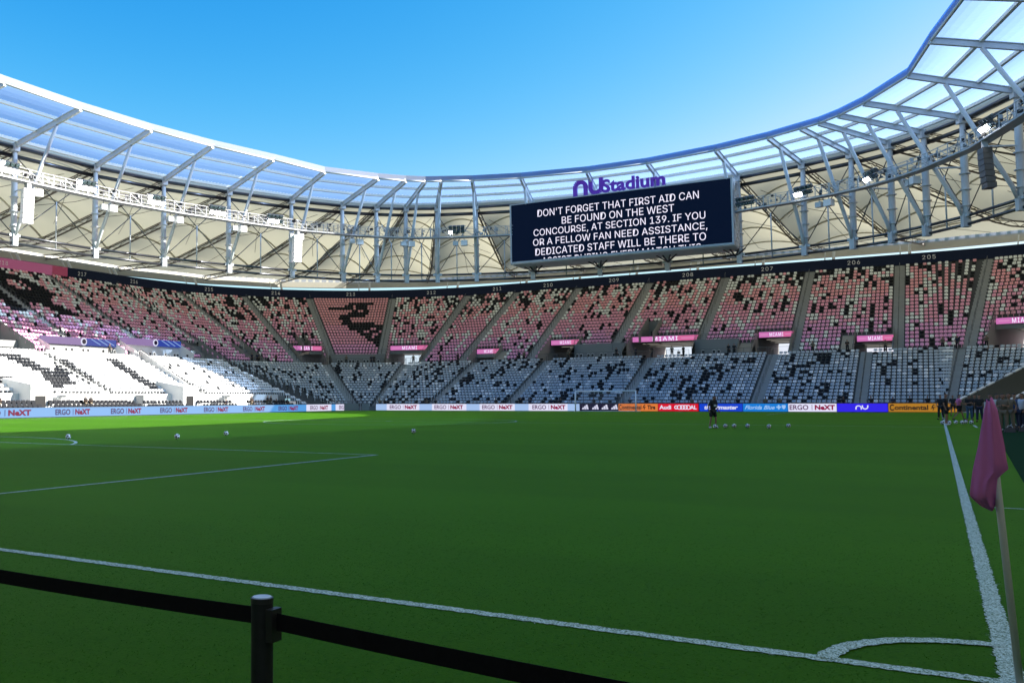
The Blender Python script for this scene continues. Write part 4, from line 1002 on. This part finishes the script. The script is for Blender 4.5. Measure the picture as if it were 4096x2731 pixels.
t = board('azure board with script lettering and two pale emblems', X_at(2964), X_at(3142), [(X_at(2964), X_at(3142), 'led_azure')], [('Florida Blue', X_at(3030), X_at(3090) - X_at(2970), .46, 'led_paleblue', dict(bold=.02, shear=.4))])
xc = X_at(3106); mb = MB(); mb.beam((xc - .25, 108.475, .55), (xc + .25, 108.475, .55), .16, .02, 'led_paleblue', up=Vector((0, 1, 0))); mb.beam((xc, 108.47, .30), (xc, 108.47, .80), .16, .02, 'led_paleblue', up=Vector((0, 1, 0))); mb.build('cross_emblem', t)
xc = X_at(3126); mb = MB(); mb.poly([(xc - .2, 108.475, .78), (xc + .2, 108.475, .78), (xc + .18, 108.475, .48), (xc, 108.475, .28), (xc - .18, 108.475, .48)], 'led_paleblue'); mb.build('shield_emblem', t)
board('white board with plum and red lettering right of the azure board', X_at(3144), X_at(3336), [(X_at(3144), X_at(3336), 'led_white')], ergo(3149, 3330))
t = board('indigo board with a small rounded two letter emblem', X_at(3338), X_at(3540), [(X_at(3338), X_at(3540), 'led_indigo')], [])
logo_n(X_at(3424), .3, .62, .46, .12, name='emblem_letter', m='led_white', y=108.47, dep=.02, par=t); logo_n(X_at(3450), .3, .62, .46, .12, flip=True, name='emblem_letter', m='led_white', y=108.47, dep=.02, par=t)
conti(3543, 3815, 'led_amber', 'amber board with black lettering and a rearing horse at the touchline')
# left touchline board
tl_ = thing('advertising_board', 'long pale blue board with maroon lettering along the left touchline', 'advertising board', (-71.9, 70, 0), 'display boards beside the left touchline')
YA, YB = 36.0, 104.3
mb = MB(); mb.hexa([(-72.3, YA, .02), (-72.0, YA, .02), (-72.0, YB, .02), (-72.3, YB, .02)], [(-72.2, YA, .98), (-72.0, YA, .98), (-72.0, YB, .98), (-72.2, YB, .98)], 'black'); mb.build('cabinet', tl_)
def Y_at(px): d = CF + CR * ((px - 1342.65) / 3693.0); return CP.y + d.y * (-71.9 - CP.x) / d.x
mb = MB(); mb.hexa([(-71.98, YA, .05), (-71.92, YA, .05), (-71.92, YB, .05), (-71.98, YB, .05)], [(-71.98, YA, .95), (-71.92, YA, .95), (-71.92, YB, .95), (-71.98, YB, .95)], 'led_sun'); mb.build('display', tl_)
for px0, px1 in ((-85, 129), (226, 364), (447, 568), (643, 752), (817, 914), (973, 1060), (1114, 1192), (1240, 1311), (1355, 1419)):
    a, b = Y_at(px0), Y_at(px1); w = b - a
    if px0 > 1200:
        mb = MB(); mb.hexa([(-71.915, a - w * .2, .05), (-71.905, a - w * .2, .05), (-71.905, b + w * .2, .05), (-71.915, b + w * .2, .05)], [(-71.915, a - w * .2, .95), (-71.905, a - w * .2, .95), (-71.905, b + w * .2, .95), (-71.915, b + w * .2, .95)], 'led_white'); mb.build('display', tl_)
    for (s_, c, ww, h, m, bo) in (('ERGO', .21, .42, .56, 'led_plum', .02), ('|', .5, .012, .6, 'led_plum', 0), ('NeXT', .78, .44, .56, 'led_maroon', .05)):
        put_text('lettering', s_, m, tl_, (-71.895, a + w * c, .5), (1, 0, 0), width=w * ww, height=h, bold=bo)
# tunnel gate in the corner
tg = thing('corner_gate', 'grey open gate in the gap between the corner boards', 'gate', (-70.3, 107.5, 0))
for p, q in (((-71.5, 105.2), (-70.6, 107.6)), ((-69.4, 108.6), (-70.2, 107.9))):
    mb = MB(); mb.beam((*p, .55), (*q, .55), .08, 1.0, 'wall_paint'); mb.build('leaf', tg)
mb = MB(); mb.tube([(-70.4, 107.8, 0), (-70.4, 107.8, 1.9)], .05, 'galv', 6); mb.build('post', tg)

# ------------------------------------------------------------------ far goal
goal = thing('football_goal', 'white football goal with net standing before the far boards', 'goal', (-34, 105, 0))
mb = MB(); mb.tube([(-37.66, 105, 0), (-37.66, 105, 2.5)], .085, 'goal_white', 10); mb.build('post', goal, smooth=True)
mb = MB(); mb.tube([(-30.34, 105, 0), (-30.34, 105, 2.5)], .085, 'goal_white', 10); mb.build('post', goal, smooth=True)
mb = MB(); mb.tube([(-37.66, 105, 2.5), (-30.34, 105, 2.5)], .085, 'goal_white', 10); mb.build('crossbar', goal, smooth=True)
mb = MB(); mb.tube([(-37.66, 105, .05), (-37.66, 107, .05), (-30.34, 107, .05), (-30.34, 105, .05)], .045, 'white', 6); mb.build('ground_frame', goal)
mb = MB()
for k in range(0, 62):
    x = -37.66 + 7.32 * k / 61; mb.tube([(x, 105, 2.5), (x, 106.6, 2.3), (x, 107, .05)], .006, 'net', 3, False)
for k in range(0, 20):
    z = .1 + 2.3 * k / 19; y = 107 - .4 * z / 2.3; mb.tube([(-37.66, 105, z), (-37.66, y, z), (-30.34, y, z), (-30.34, 105, z)], .006, 'net', 3, False)
mb.build('net', goal, stuff=True)
for x in (-37.66 - .4, -33.0, -26.6, -30.0):
    o = thing('net_pole', 'slim black pole behind the far boards, %s from the left' % ordw([-38.06, -33.0, -30.0, -26.6].index(round(x, 2)) + 1), 'pole', (x, 109.3, 0), 'slim poles behind the far boards'); mb = MB(); mb.tube([(x, 109.3, 0), (x, 109.3, 4.2)], .03, 'black', 6); mb.build('shaft', o); mb = MB(); mb.box((x, 109.3, .3), (.5, .5, .6), 'black'); mb.build('foot_block', o)

# ------------------------------------------------------------------ people
def skin_mesh(V, E, R, root, sub=1):
    me = bpy.data.meshes.new('figure'); me.from_pydata(V, E, []); o = bpy.data.objects.new('figure', me); COL.objects.link(o)
    sk = o.modifiers.new('s', 'SKIN'); ss = o.modifiers.new('u', 'SUBSURF'); ss.levels = sub; ss.render_levels = sub
    for i, r in enumerate(R): me.skin_vertices[0].data[i].radius = (r, r) if not isinstance(r, tuple) else r
    for i in range(len(V)): me.skin_vertices[0].data[i].use_root = (i == root)
    bpy.context.view_layer.update()
    out = bpy.data.meshes.new_from_object(o.evaluated_get(bpy.context.evaluated_depsgraph_get())); bpy.data.objects.remove(o); bpy.data.meshes.remove(me)
    out.polygons.foreach_set('use_smooth', [True] * len(out.polygons)); return out
POSES = {}
def pose(name, knees, ankles, toes, elbows, hands, head=(0, .03, 1.66), chest=(0, 0, 1.3), hip=(0, 0, .96), shorts=True, neck=None):
    neck = neck or (chest[0], chest[1], chest[2] + .19); sh = [(-.18, chest[1], chest[2] + .14), (.18, chest[1], chest[2] + .14)]; hj = [(hip[0] - .10, hip[1], hip[2] - .05), (hip[0] + .10, hip[1], hip[2] - .05)]
    top = (head[0], head[1], head[2] + .08)
    V = [hip, chest, neck, head, top, sh[0], sh[1], elbows[0], elbows[1], hands[0], hands[1], hj[0], hj[1], knees[0], knees[1], ankles[0], ankles[1], toes[0], toes[1]]
    E = [(0, 1), (1, 2), (2, 3), (3, 4), (1, 5), (1, 6), (5, 7), (6, 8), (7, 9), (8, 10), (0, 11), (0, 12), (11, 13), (12, 14), (13, 15), (14, 16), (15, 17), (16, 18)]
    hd = []
    for k in (0, 1):                                       # fingers and thumb on each hand
        h = Vector(hands[k]); e = Vector(elbows[k]); d = (h - e).normalized(); sdv = d.cross(Vector((1, 0, 0))); sdv = sdv.normalized() if sdv.length > .1 else Vector((0, 1, 0))
        b0 = 9 + k
        for f, (o_, L) in enumerate(((-.03, .075), (-.01, .09), (.012, .085), (.03, .065), (.045, .04))):
            i = len(V); a = h + sdv * o_ + d * .03; V.append(tuple(a)); V.append(tuple(a + d * (L if f < 4 else .03) + (sdv * .03 if f == 4 else Vector((0, 0, 0))))); E += [(b0, i), (i, i + 1)]; hd += [.013, .009]
    R = [(.13, .10), (.14, .10), .052, .088, .06, .05, .05, .036, .036, .026, .026, .082, .082, .052, .052, .034, .034, .03, .03] + hd
    body = skin_mesh(V, E, R, 0)
    V2 = [hip, chest, (chest[0], chest[1], chest[2] + .14), sh[0], sh[1], elbows[0], elbows[1]]; se = [tuple(Vector(sh[k]).lerp(Vector(elbows[k]), .8)) for k in (0, 1)]
    shirt = skin_mesh([(hip[0], hip[1], hip[2] - .02), chest, (chest[0], chest[1], chest[2] + .13), sh[0], sh[1], se[0], se[1]], [(0, 1), (1, 2), (1, 3), (1, 4), (3, 5), (4, 6)], [(.165, .13), (.175, .13), .085, .078, .078, .064, .064], 0)
    f = .85 if shorts else 1.85
    def leg(k, t): a, b, c = Vector(hj[k]), Vector(knees[k]), Vector(ankles[k]); return tuple(a.lerp(b, t)) if t <= 1 else tuple(b.lerp(c, t - 1))
    if shorts: low = skin_mesh([hip, hj[0], hj[1], leg(0, .8), leg(1, .8)], [(0, 1), (0, 2), (1, 3), (2, 4)], [(.15, .125), .11, .11, .098, .098], 0)
    else: low = skin_mesh([hip, hj[0], hj[1], leg(0, 1), leg(1, 1), leg(0, 1.9), leg(1, 1.9)], [(0, 1), (0, 2), (1, 3), (2, 4), (3, 5), (4, 6)], [(.15, .125), .11, .11, .08, .08, .062, .062], 0)
    hair = skin_mesh([(head[0], head[1] - .02, head[2] + .03), (head[0], head[1] - .03, head[2] + .11)], [(0, 1)], [(.095, .10), .075], 0)
    shoes = [skin_mesh([tuple(Vector(ankles[k]) + Vector((0, -.04, -.04))), tuple(Vector(toes[k]) + Vector((0, .04, 0)))], [(0, 1)], [.052, .042], 0) for k in (0, 1)]
    face = MB(); hx, hy, hz_ = head; face.smooth = True
    face.box((hx - .03, hy + .085, hz_ + .015), (.022, .012, .01), 'black'); face.box((hx + .03, hy + .085, hz_ + .015), (.022, .012, .01), 'black'); face.box((hx, hy + .095, hz_ - .015), (.02, .03, .04), 'skin'); face.box((hx, hy + .085, hz_ - .05), (.05, .01, .01), 'seat_rose')
    face.box((hx - .092, hy, hz_), (.015, .03, .05), 'skin'); face.box((hx + .092, hy, hz_), (.015, .03, .05), 'skin')
    POSES[name] = dict(body=body, shirt=shirt, low=low, hair=hair, shoes=shoes, face=face.mesh('face'))
pose('stand', [(-.11, .03, .5), (.12, .03, .5)], [(-.12, 0, .09), (.14, 0, .09)], [(-.14, .14, .04), (.17, .13, .04)], [(-.25, -.03, 1.16), (.25, -.03, 1.16)], [(-.26, .08, .92), (.26, .06, .92)])
pose('trousers', [(-.12, .03, .5), (.12, .03, .5)], [(-.15, 0, .09), (.15, 0, .09)], [(-.17, .14, .04), (.19, .13, .04)], [(-.26, -.03, 1.16), (.26, -.03, 1.16)], [(-.24, .10, .95), (.24, .12, .95)], shorts=False)
pose('phone', [(-.11, .04, .5), (.10, .0, .5)], [(-.12, 0, .09), (.12, -.06, .09)], [(-.14, .14, .04), (.15, .08, .04)], [(-.22, .02, 1.14), (.22, .02, 1.14)], [(-.06, .26, 1.2), (.07, .27, 1.2)], head=(0, .07, 1.63), shorts=False)
pose('walk', [(-.10, .20, .52), (.10, -.08, .5)], [(-.10, .30, .10), (.10, -.42, .14)], [(-.10, .44, .05), (.10, -.30, .05)], [(-.25, -.12, 1.16), (.24, .12, 1.17)], [(-.24, .06, .98), (.2, .34, 1.1)], head=(0, .05, 1.66))
pose('lookdown', [(-.12, .08, .5), (.13, -.02, .5)], [(-.14, .0, .09), (.16, -.10, .10)], [(-.15, .14, .04), (.20, .03, .05)], [(-.30, -.05, 1.12), (.30, .0, 1.12)], [(-.33, .10, .90), (.36, .12, .92)], head=(0, .16, 1.60), chest=(0, .05, 1.29), hip=(0, -.02, .94))
pose('seated', [(-.12, .42, .50), (.12, .42, .50)], [(-.12, .44, .10), (.12, .44, .10)], [(-.13, .57, .05), (.13, .57, .05)], [(-.24, .04, .74), (.24, .04, .74)], [(-.14, .28, .62), (.14, .28, .62)], head=(0, .05, 1.18), chest=(0, .0, .84), hip=(0, 0, .49), shorts=False)
PC = {}
def person(x, y, z, face, pz, top, bot, label, group=None, shoe='cloth_black', hair='hair', scale=1.0, skin='skin', faced=True):
    r = thing('person', label, 'person', (0, 0, 0), group); r.location = (x, y, z); r.rotation_euler = (0, 0, face); r.scale = (scale,) * 3; P = POSES[pz]
    def part(n, key, m, me):
        k = (pz, key, m)
        if k not in PC: q = me.copy(); q.materials.clear(); q.materials.append(M[m]); PC[k] = q
        o = bpy.data.objects.new(n, PC[k]); COL.objects.link(o); o.parent = r; return o
    part('body', 'b', skin, P['body']); part('top', 't', top, P['shirt']); part('shorts' if pz in ('stand', 'walk', 'lookdown') else 'trousers', 'l', bot, P['low']); part('hair', 'h', hair, P['hair'])
    for k in (0, 1): part('shoe', 's%d' % k, shoe, P['shoes'][k])
    if faced: f = bpy.data.objects.new('face', P['face']); COL.objects.link(f); f.parent = r
    return r
pl = person(-10.25, 45.3, 0, math.radians(-125), 'lookdown', 'cloth_black', 'cloth_black', 'player in dark training kit looking down at a ball in midfield', shoe='shoe_white')
def stripe(par, pts, r, m):
    mb = MB(); mb.tube(pts, r, m, 5); o = bpy.data.objects.new('sleeve_stripe', mb.mesh('sleeve_stripe')); COL.objects.link(o); o.parent = par
for sx in (-1, 1): stripe(pl, [(sx * .235, .02, 1.44), (sx * .33, -.02, 1.2)], .03, 'cloth_white')
mb = MB(); mb.box((0, .17, 1.20), (.16, .02, .10), 'cloth_white'); o = bpy.data.objects.new('chest_print', mb.mesh('chest_print')); COL.objects.link(o); o.parent = pl
p2 = person(0.06, 57, 0, math.radians(-105), 'stand', 'cloth_black', 'cloth_black', 'man in black kit with a white shoulder stripe standing on the touchline', shoe='shoe_white', scale=1.03)
stripe(p2, [(-.235, .0, 1.44), (-.30, -.02, 1.17)], .03, 'cloth_white')
person(0.89, 70, 0, math.radians(-75), 'walk', 'cloth_pink', 'cloth_black', 'person in a pink shirt and black shorts walking by the amber board')
person(1.43, 68, 0, math.radians(200), 'phone', 'cloth_black', 'cloth_jeans', 'person in a black top and blue jeans right of the pink shirt')
person(1.89, 65, 0, math.radians(10), 'trousers', 'cloth_black', 'cloth_navy', 'broad man in dark clothes seen from behind near the ramp')
person(1.9, 74, 0, math.radians(180), 'trousers', 'cloth_black', 'cloth_black', 'person in black half hidden between the jeans wearer and broad man')
person(-0.15, 72, 0, math.radians(160), 'trousers', 'cloth_black', 'cloth_black', 'dark dressed person behind the man on the touchline')
person(0.76, 88, 0, math.radians(170), 'stand', 'cloth_black', 'cloth_black', 'person in black with a white bib print near the board end')
person(2.06, 48, 0, math.radians(195), 'phone', 'cloth_white', 'cloth_white', 'person in white behind the corner flag', shoe='shoe_white')
person(2.18, 45.5, 0, math.radians(170), 'phone', 'cloth_khaki', 'cloth_khaki', 'long haired person in khaki with a badge, right of the flag')
person(2.3, 47.9, 0, math.radians(185), 'phone', 'cloth_navy', 'cloth_khaki', 'person in navy beside the long haired person', )
person(2.46, 46.5, 0, math.radians(165), 'trousers', 'cloth_khaki', 'cloth_khaki', 'person in khaki carrying a bag, second from the right edge')
person(2.86, 50, 0, math.radians(20), 'trousers', 'cloth_blue', 'cloth_navy', 'man in a blue jacket seen from behind at the right edge')
person(2.98, 47, 0, math.radians(120), 'trousers', 'cloth_white', 'cloth_navy', 'person in pale shirt cut by the right frame edge')
person(2.16, 57, 0, math.radians(150), 'trousers', 'cloth_navy', 'cloth_black', 'person in navy partly hidden by the flag tip')
for k, (x, y) in enumerate(((2.95, 45.8), (2.7, 48.6), (2.35, 44.6), (3.2, 49.5))):     # kit bags
    o = thing('kit_bag', ['black kit bag on the turf nearest the right edge', 'black kit bag beside the crouched gear', 'small black bag by the khaki person', 'black case standing at the right edge'][k], 'bag', (x, y, 0), 'bags on the side strip')
    mb = MB(); mb.hexa([(x - .22, y - .15, .02), (x + .22, y - .15, .02), (x + .22, y + .15, .02), (x - .22, y + .15, .02)], [(x - .16, y - .09, .22), (x + .16, y - .09, .22), (x + .16, y + .09, .22), (x - .16, y + .09, .22)], 'black'); mb.build('bag_body', o)
    mb = MB(); mb.tube([(x - .12, y, .2), (x - .06, y, .31), (x + .06, y, .31), (x + .12, y, .2)], .015, 'cloth_white', 5); mb.build('strap', o)
# spectators and crew along the far boards and between the tiers
for k, px in enumerate((905, 1012, 1105, 1150, 1330, 1362, 1520, 1540, 1708, 1742, 1982, 2080, 2118, 2203, 2240, 2372, 2516, 2762, 2945, 3055, 3112, 3365, 3475, 3562, 3630, 3700)):
    zz, gz = ('stand', 0)
    if px < 1460: x, y = -74.0, Y_at(px) * (73.7 / 71.6) + .2; 
    else: x, y = X_at(px) * 1.012, 109.7
    if px < 1460 and y > 108: continue
    person(x, y, .05, random.uniform(2.6, 3.8), random.choice(['stand', 'trousers', 'phone']), random.choice(['cloth_black', 'cloth_black', 'cloth_navy', 'cloth_khaki']), 'cloth_black', 'crew member in dark clothes behind the advertising boards, %s from the left' % ordw(k + 1), 'crew behind the boards', scale=random.uniform(.92, 1.0), faced=False)
for k, s in enumerate((169, 158.5, 157.8, 131, 127.6, 126.9)):
    p = pos(s, 2.0, .42); person(p.x, p.y, p.z, -math.pi / 2, 'phone', 'cloth_black', 'cloth_khaki', 'person in dark clothes among the black bench seats, %s from the left' % ordw(k + 1), 'people at the left bench seats', faced=False)
WS_ = (38.6, 29.6, 31.0, 33.8, 36.0, 9.6, 13.5, 22.9, 23.6, 45.6, -6.5, -.6, -2.6, 5.6, 52.5, 53.3, 63.5, 66.5, 72.6, 81.5, 82.1, 87.6, 104.5, 110, 111.5, 141, 109.2); WK = sorted(WS_, reverse=True)
for k, (s, d) in enumerate(((38.6, 17.1), (29.6, 18), (31.0, 17.4), (33.8, 17.6), (36.0, 17.6), (9.6, 17), (13.5, 17), (22.9, 17.2), (23.6, 17.2), (45.6, 17.0), (-6.5, 17), (-.6, 17.2), (-2.6, 17.0), (5.6, 20), (52.5, 17.1), (53.3, 17.1), (63.5, 17), (66.5, 17), (72.6, 17.2), (81.5, 17.6), (82.1, 17.6), (87.6, 17.2), (104.5, 17), (110, 16.9), (111.5, 17), (141, 17.2), (109.2, 17.1))):
    p = pos(s, d, 7.2); n_ = nrm(s); person(p.x, p.y, p.z, math.atan2(n_.x, -n_.y) + random.uniform(-.6, .6), random.choice(['trousers', 'phone', 'trousers']), random.choice(['cloth_black', 'cloth_navy', 'cloth_black', 'cloth_khaki']), 'cloth_black', 'person in dark clothes on the walkway between the tiers, %s from the left' % ordw(WK.index(s) + 1), 'people on the walkway between the tiers', scale=.95, faced=False)
# movable chairs on the viewing platforms
cm = MB()
for dx in (-.2, .2):
    cm.tube([(dx, .2, 0), (dx, .15, .45), (dx, .2, .9)], .02, 'white', 5); cm.tube([(dx, -.2, 0), (dx, -.2, .45)], .02, 'rail', 5)
cm.tube([(-.2, .2, .9), (0, .22, .97), (.2, .2, .9)], .02, 'white', 5); cm.box((0, 0, .46), (.42, .42, .05), 'black'); cm.box((0, .19, .72), (.38, .03, .28), 'black'); chair_me = cm.mesh('platform_chair')
CH = sorted([23, 23.6, 25.0, 25.6, 27, 38.6, 39.2, 40.4, 41.0, 42.3, 42.9, 44, 44.6, 30.2, 80.6, 82.9, 83.6, 85.0, 86.0, 86.7, 88.5, 89.2, 125.6, 127.6, 128.2, 130, 132.2, 133, 135, 139.5, 141.5, 144.0, 144.8, 146.6, 147.5, 149.4], reverse=True)
for s in CH:
    p = pos(s, 17.7, 7.2); n_ = nrm(s); o = link('platform_chair', chair_me); o.location = p; o.rotation_euler = (0, 0, math.atan2(-n_.x, n_.y))
    tag(o, 'loose black chair with pale frame between the tiers, %s from the left' % ordw(CH.index(s) + 1), 'chair', 'chairs on the viewing platforms')

# ------------------------------------------------------------------ balls
bm = bmesh.new(); bmesh.ops.create_icosphere(bm, subdivisions=4, radius=.11)
ico = bmesh.new(); bmesh.ops.create_icosphere(ico, subdivisions=1, radius=1); axes = [v.co.copy() for v in ico.verts]; ico.free()
for f in bm.faces:
    c = f.calc_center_median().normalized(); mxd = max(c.dot(a) for a in axes); f.material_index = 1 if mxd > .945 else 0; f.smooth = True
ball_me = bpy.data.meshes.new('football'); bm.to_mesh(ball_me); bm.free(); ball_me.materials.append(M['ball_white']); ball_me.materials.append(M['ball_black'])
BL = [(-30.4, 19.6, 'football resting on the penalty arc at the far left'), (-26.5, 21.9, 'football alone left of centre, nearer of the left pair'), (-26.9, 25.5, 'football right of the nearer left ball'), (-20.9, 31.9, 'football alone in the middle of the pitch'),
      (-10.1, 45.0, 'football at the dark kitted player\'s foot'), (-9.8, 46.1, 'first football in the row right of the player'), (-9.45, 46.6, 'second football in the row right of the player'), (-8.85, 47.0, 'third football in the row right of the player'), (-7.7, 46.2, 'fourth football in the row right of the player'), (-7.0, 48.0, 'last football in the row right of the player'),
      (-.12, 58.0, 'football left of the touchline man\'s feet'), (.22, 58.6, 'football between the touchline man\'s feet'), (.55, 59.4, 'football just right of the touchline man'), (.85, 59.0, 'football in the touchline cluster, second from right'), (1.05, 60.2, 'football in the touchline cluster, front right'), (1.3, 59.2, 'rightmost football of the touchline cluster')]
for x, y, l in BL:
    o = link('football', ball_me); o.location = (x, y, .115); o.rotation_euler = (random.uniform(0, 6), random.uniform(0, 6), random.uniform(0, 6)); tag(o, l, 'football', 'footballs on the pitch')

# ------------------------------------------------------------------ corner flag
fl = thing('corner_flag', 'limp pink corner flag on a pale pole at the right', 'corner flag', (.015, 0.0, 0)); fl.location = (.03, .02, 0); BASE[fl.name] = Matrix.Translation((-.03, -.02, 0))
PB, PT = Vector((.03, .02, 0)), Vector((-.055, .02, 1.56)); mb = MB(); mb.tube([PB, PB.lerp(PT, .5), PT], .0185, 'flag_pole', 12); mb.build('pole', fl, smooth=True)
mb = MB(); NU, NV = 22, 16; G = []
# silhouette of the hanging cloth, left and right edges at heights from the top down
prof = [(1.575, -.062, -.035), (1.50, -.078, -.012), (1.40, -.096, .0), (1.30, -.114, .012), (1.22, -.132, .018), (1.175, -.142, .024), (1.12, -.150, -.028), (1.08, -.156, -.034), (1.035, -.162, -.038), (1.015, -.152, -.038), (.975, -.118, -.040), (.955, -.07, -.042)]
for z, xl, xr in prof:
    row = []
    for k in range(NU + 1):
        u = k / NU; x = xl + (xr - xl) * u; yy = (-.035 - .055 * (u / .58) if u < .58 else -.09 + .16 * (u - .58)) - .006 * math.sin(u * 16 + z * 9) - .004 * math.sin(z * 38 + u * 5) * (z < 1.2) + max(0, 1.03 - z) * 1.1; row.append((x, yy, z - .012 * math.sin(u * 5)))
    G.append(row)
for a in range(len(G) - 1):
    for b in range(NU): mb.quad(G[a][b], G[a + 1][b], G[a + 1][b + 1], G[a][b + 1], 'flag')
me = mb.mesh('cloth'); b2 = bmesh.new(); b2.from_mesh(me); bmesh.ops.remove_doubles(b2, verts=b2.verts, dist=.0005); bmesh.ops.solidify(b2, geom=b2.faces[:], thickness=.003); b2.to_mesh(me); b2.free(); me.polygons.foreach_set('use_smooth', [True] * len(me.polygons)); link('cloth', me, fl)

# ------------------------------------------------------------------ belt barrier in front of the camera
br_ = thing('belt_barrier_post', 'black belt barrier post with a shiny round cap in the foreground', 'barrier post', (-2.0, -4.2, 0))
PX, PY = -2.005, -4.2
mb = MB(); mb.tube([(PX, PY, .02), (PX, PY, .985)], .033, 'post_black', 40); mb.build('post', br_, smooth=False)
mb = MB(); mb.tube([(PX, PY, .985), (PX, PY, 1.0)], [.034, .034], 'black', 24); mb.tube([(PX, PY, 1.0), (PX, PY, 1.003)], [.029, .028], 'cap_sky_tint', 24); mb.build('cap', br_)
mb = MB(); mb.tube([(PX, PY, 0.0), (PX, PY, .02)], [.17, .16], 'black', 32); mb.build('base', br_)
mb = MB(); mb.box((PX + .043, PY, .925), (.022, .05, .095), 'black'); mb.build('belt_clip', br_)
def belt(x0, x1, z0, z1, sag, label, dy=0.0):
    mb = MB(); n = 24; h = .05; hw = .0012
    for k in range(n):
        t0, t1 = k / n, (k + 1) / n
        f = lambda t: (x0 + (x1 - x0) * t, z0 + (z1 - z0) * t - sag * 4 * t * (1 - t))
        (xa, za), (xb, zb) = f(t0), f(t1); ya, yb = PY + dy * t0, PY + dy * t1
        mb.hexa([(xa, ya - hw, za - h / 2), (xb, yb - hw, zb - h / 2), (xb, yb + hw, zb - h / 2), (xa, ya + hw, za - h / 2)], [(xa, ya - hw, za + h / 2), (xb, yb - hw, zb + h / 2), (xb, yb + hw, zb + h / 2), (xa, ya + hw, za + h / 2)], 'webbing')
    tag(mb.build('barrier_belt'), label, 'barrier belt', 'belts of the barrier')
belt(PX - .03, PX - 2.2, .945, .955, .01, 'black barrier belt stretching left from the post'); belt(PX + .055, PX + 2.2, .935, .93, .01, 'black barrier belt stretching right from the post', -.16)

# ------------------------------------------------------------------ grass blades near the camera
n = 330000
u = RNG.random(n); bx_ = -12.5 + 13.6 * RNG.random(n); by_ = -5.2 + 16 * u ** 1.9
col_line = (np.abs(by_) < .06) & (bx_ < .06) | (np.abs(bx_) < .06) & (by_ > -.06) | ((np.abs(np.hypot(bx_, by_) - .915) < .06) & (bx_ < 0) & (by_ > 0))
dist_ = np.hypot(bx_ + .29, by_ + 6.42); keep = RNG.random(n) < np.clip((15 - dist_) / 11, 0, 1) ** 1.3; bx_, by_, col_line = bx_[keep], by_[keep], col_line[keep]; n = len(bx_); hgt = .003 + .005 * RNG.random(n); ang = RNG.random(n) * np.pi * 2; lean = RNG.normal(0, .022, (n, 2)); wdt = .0022 + .0022 * (np.maximum(by_ + 5, 0) / 12)
V = np.zeros((n, 3, 3)); V[:, 0, 0] = bx_ - np.cos(ang) * wdt; V[:, 0, 1] = by_ - np.sin(ang) * wdt; V[:, 1, 0] = bx_ + np.cos(ang) * wdt; V[:, 1, 1] = by_ + np.sin(ang) * wdt
V[:, 2, 0] = bx_ + lean[:, 0]; V[:, 2, 1] = by_ + lean[:, 1]; V[:, 2, 2] = hgt
me = bpy.data.meshes.new('grass_blades'); me.vertices.add(n * 3); me.vertices.foreach_set('co', V.reshape(-1)); me.loops.add(n * 3); me.loops.foreach_set('vertex_index', np.arange(n * 3, dtype=np.int32))
me.polygons.add(n); me.polygons.foreach_set('loop_start', np.arange(0, n * 3, 3, dtype=np.int32)); me.polygons.foreach_set('loop_total', np.full(n, 3, dtype=np.int32))
M['blade'] = mat('blade', (0.022, 0.100, 0.001), .7, spec=.05); M['blade_dry'] = mat('blade_dry', (0.038, 0.108, 0.003), .7, spec=.1); M['blade_paint'] = mat('blade_paint', (0.56, 0.66, 0.64), .8)
mi = np.where(col_line & (RNG.random(n) < .8), 2, np.where(RNG.random(n) < .12, 1, 0)); me.polygons.foreach_set('material_index', mi.astype(np.int32))
for m in ('blade', 'blade_dry', 'blade_paint'): me.materials.append(M[m])
me.update(calc_edges=True); tag(link('grass_blades', me), 'short mown grass in front of the corner', 'grass', kind='stuff')
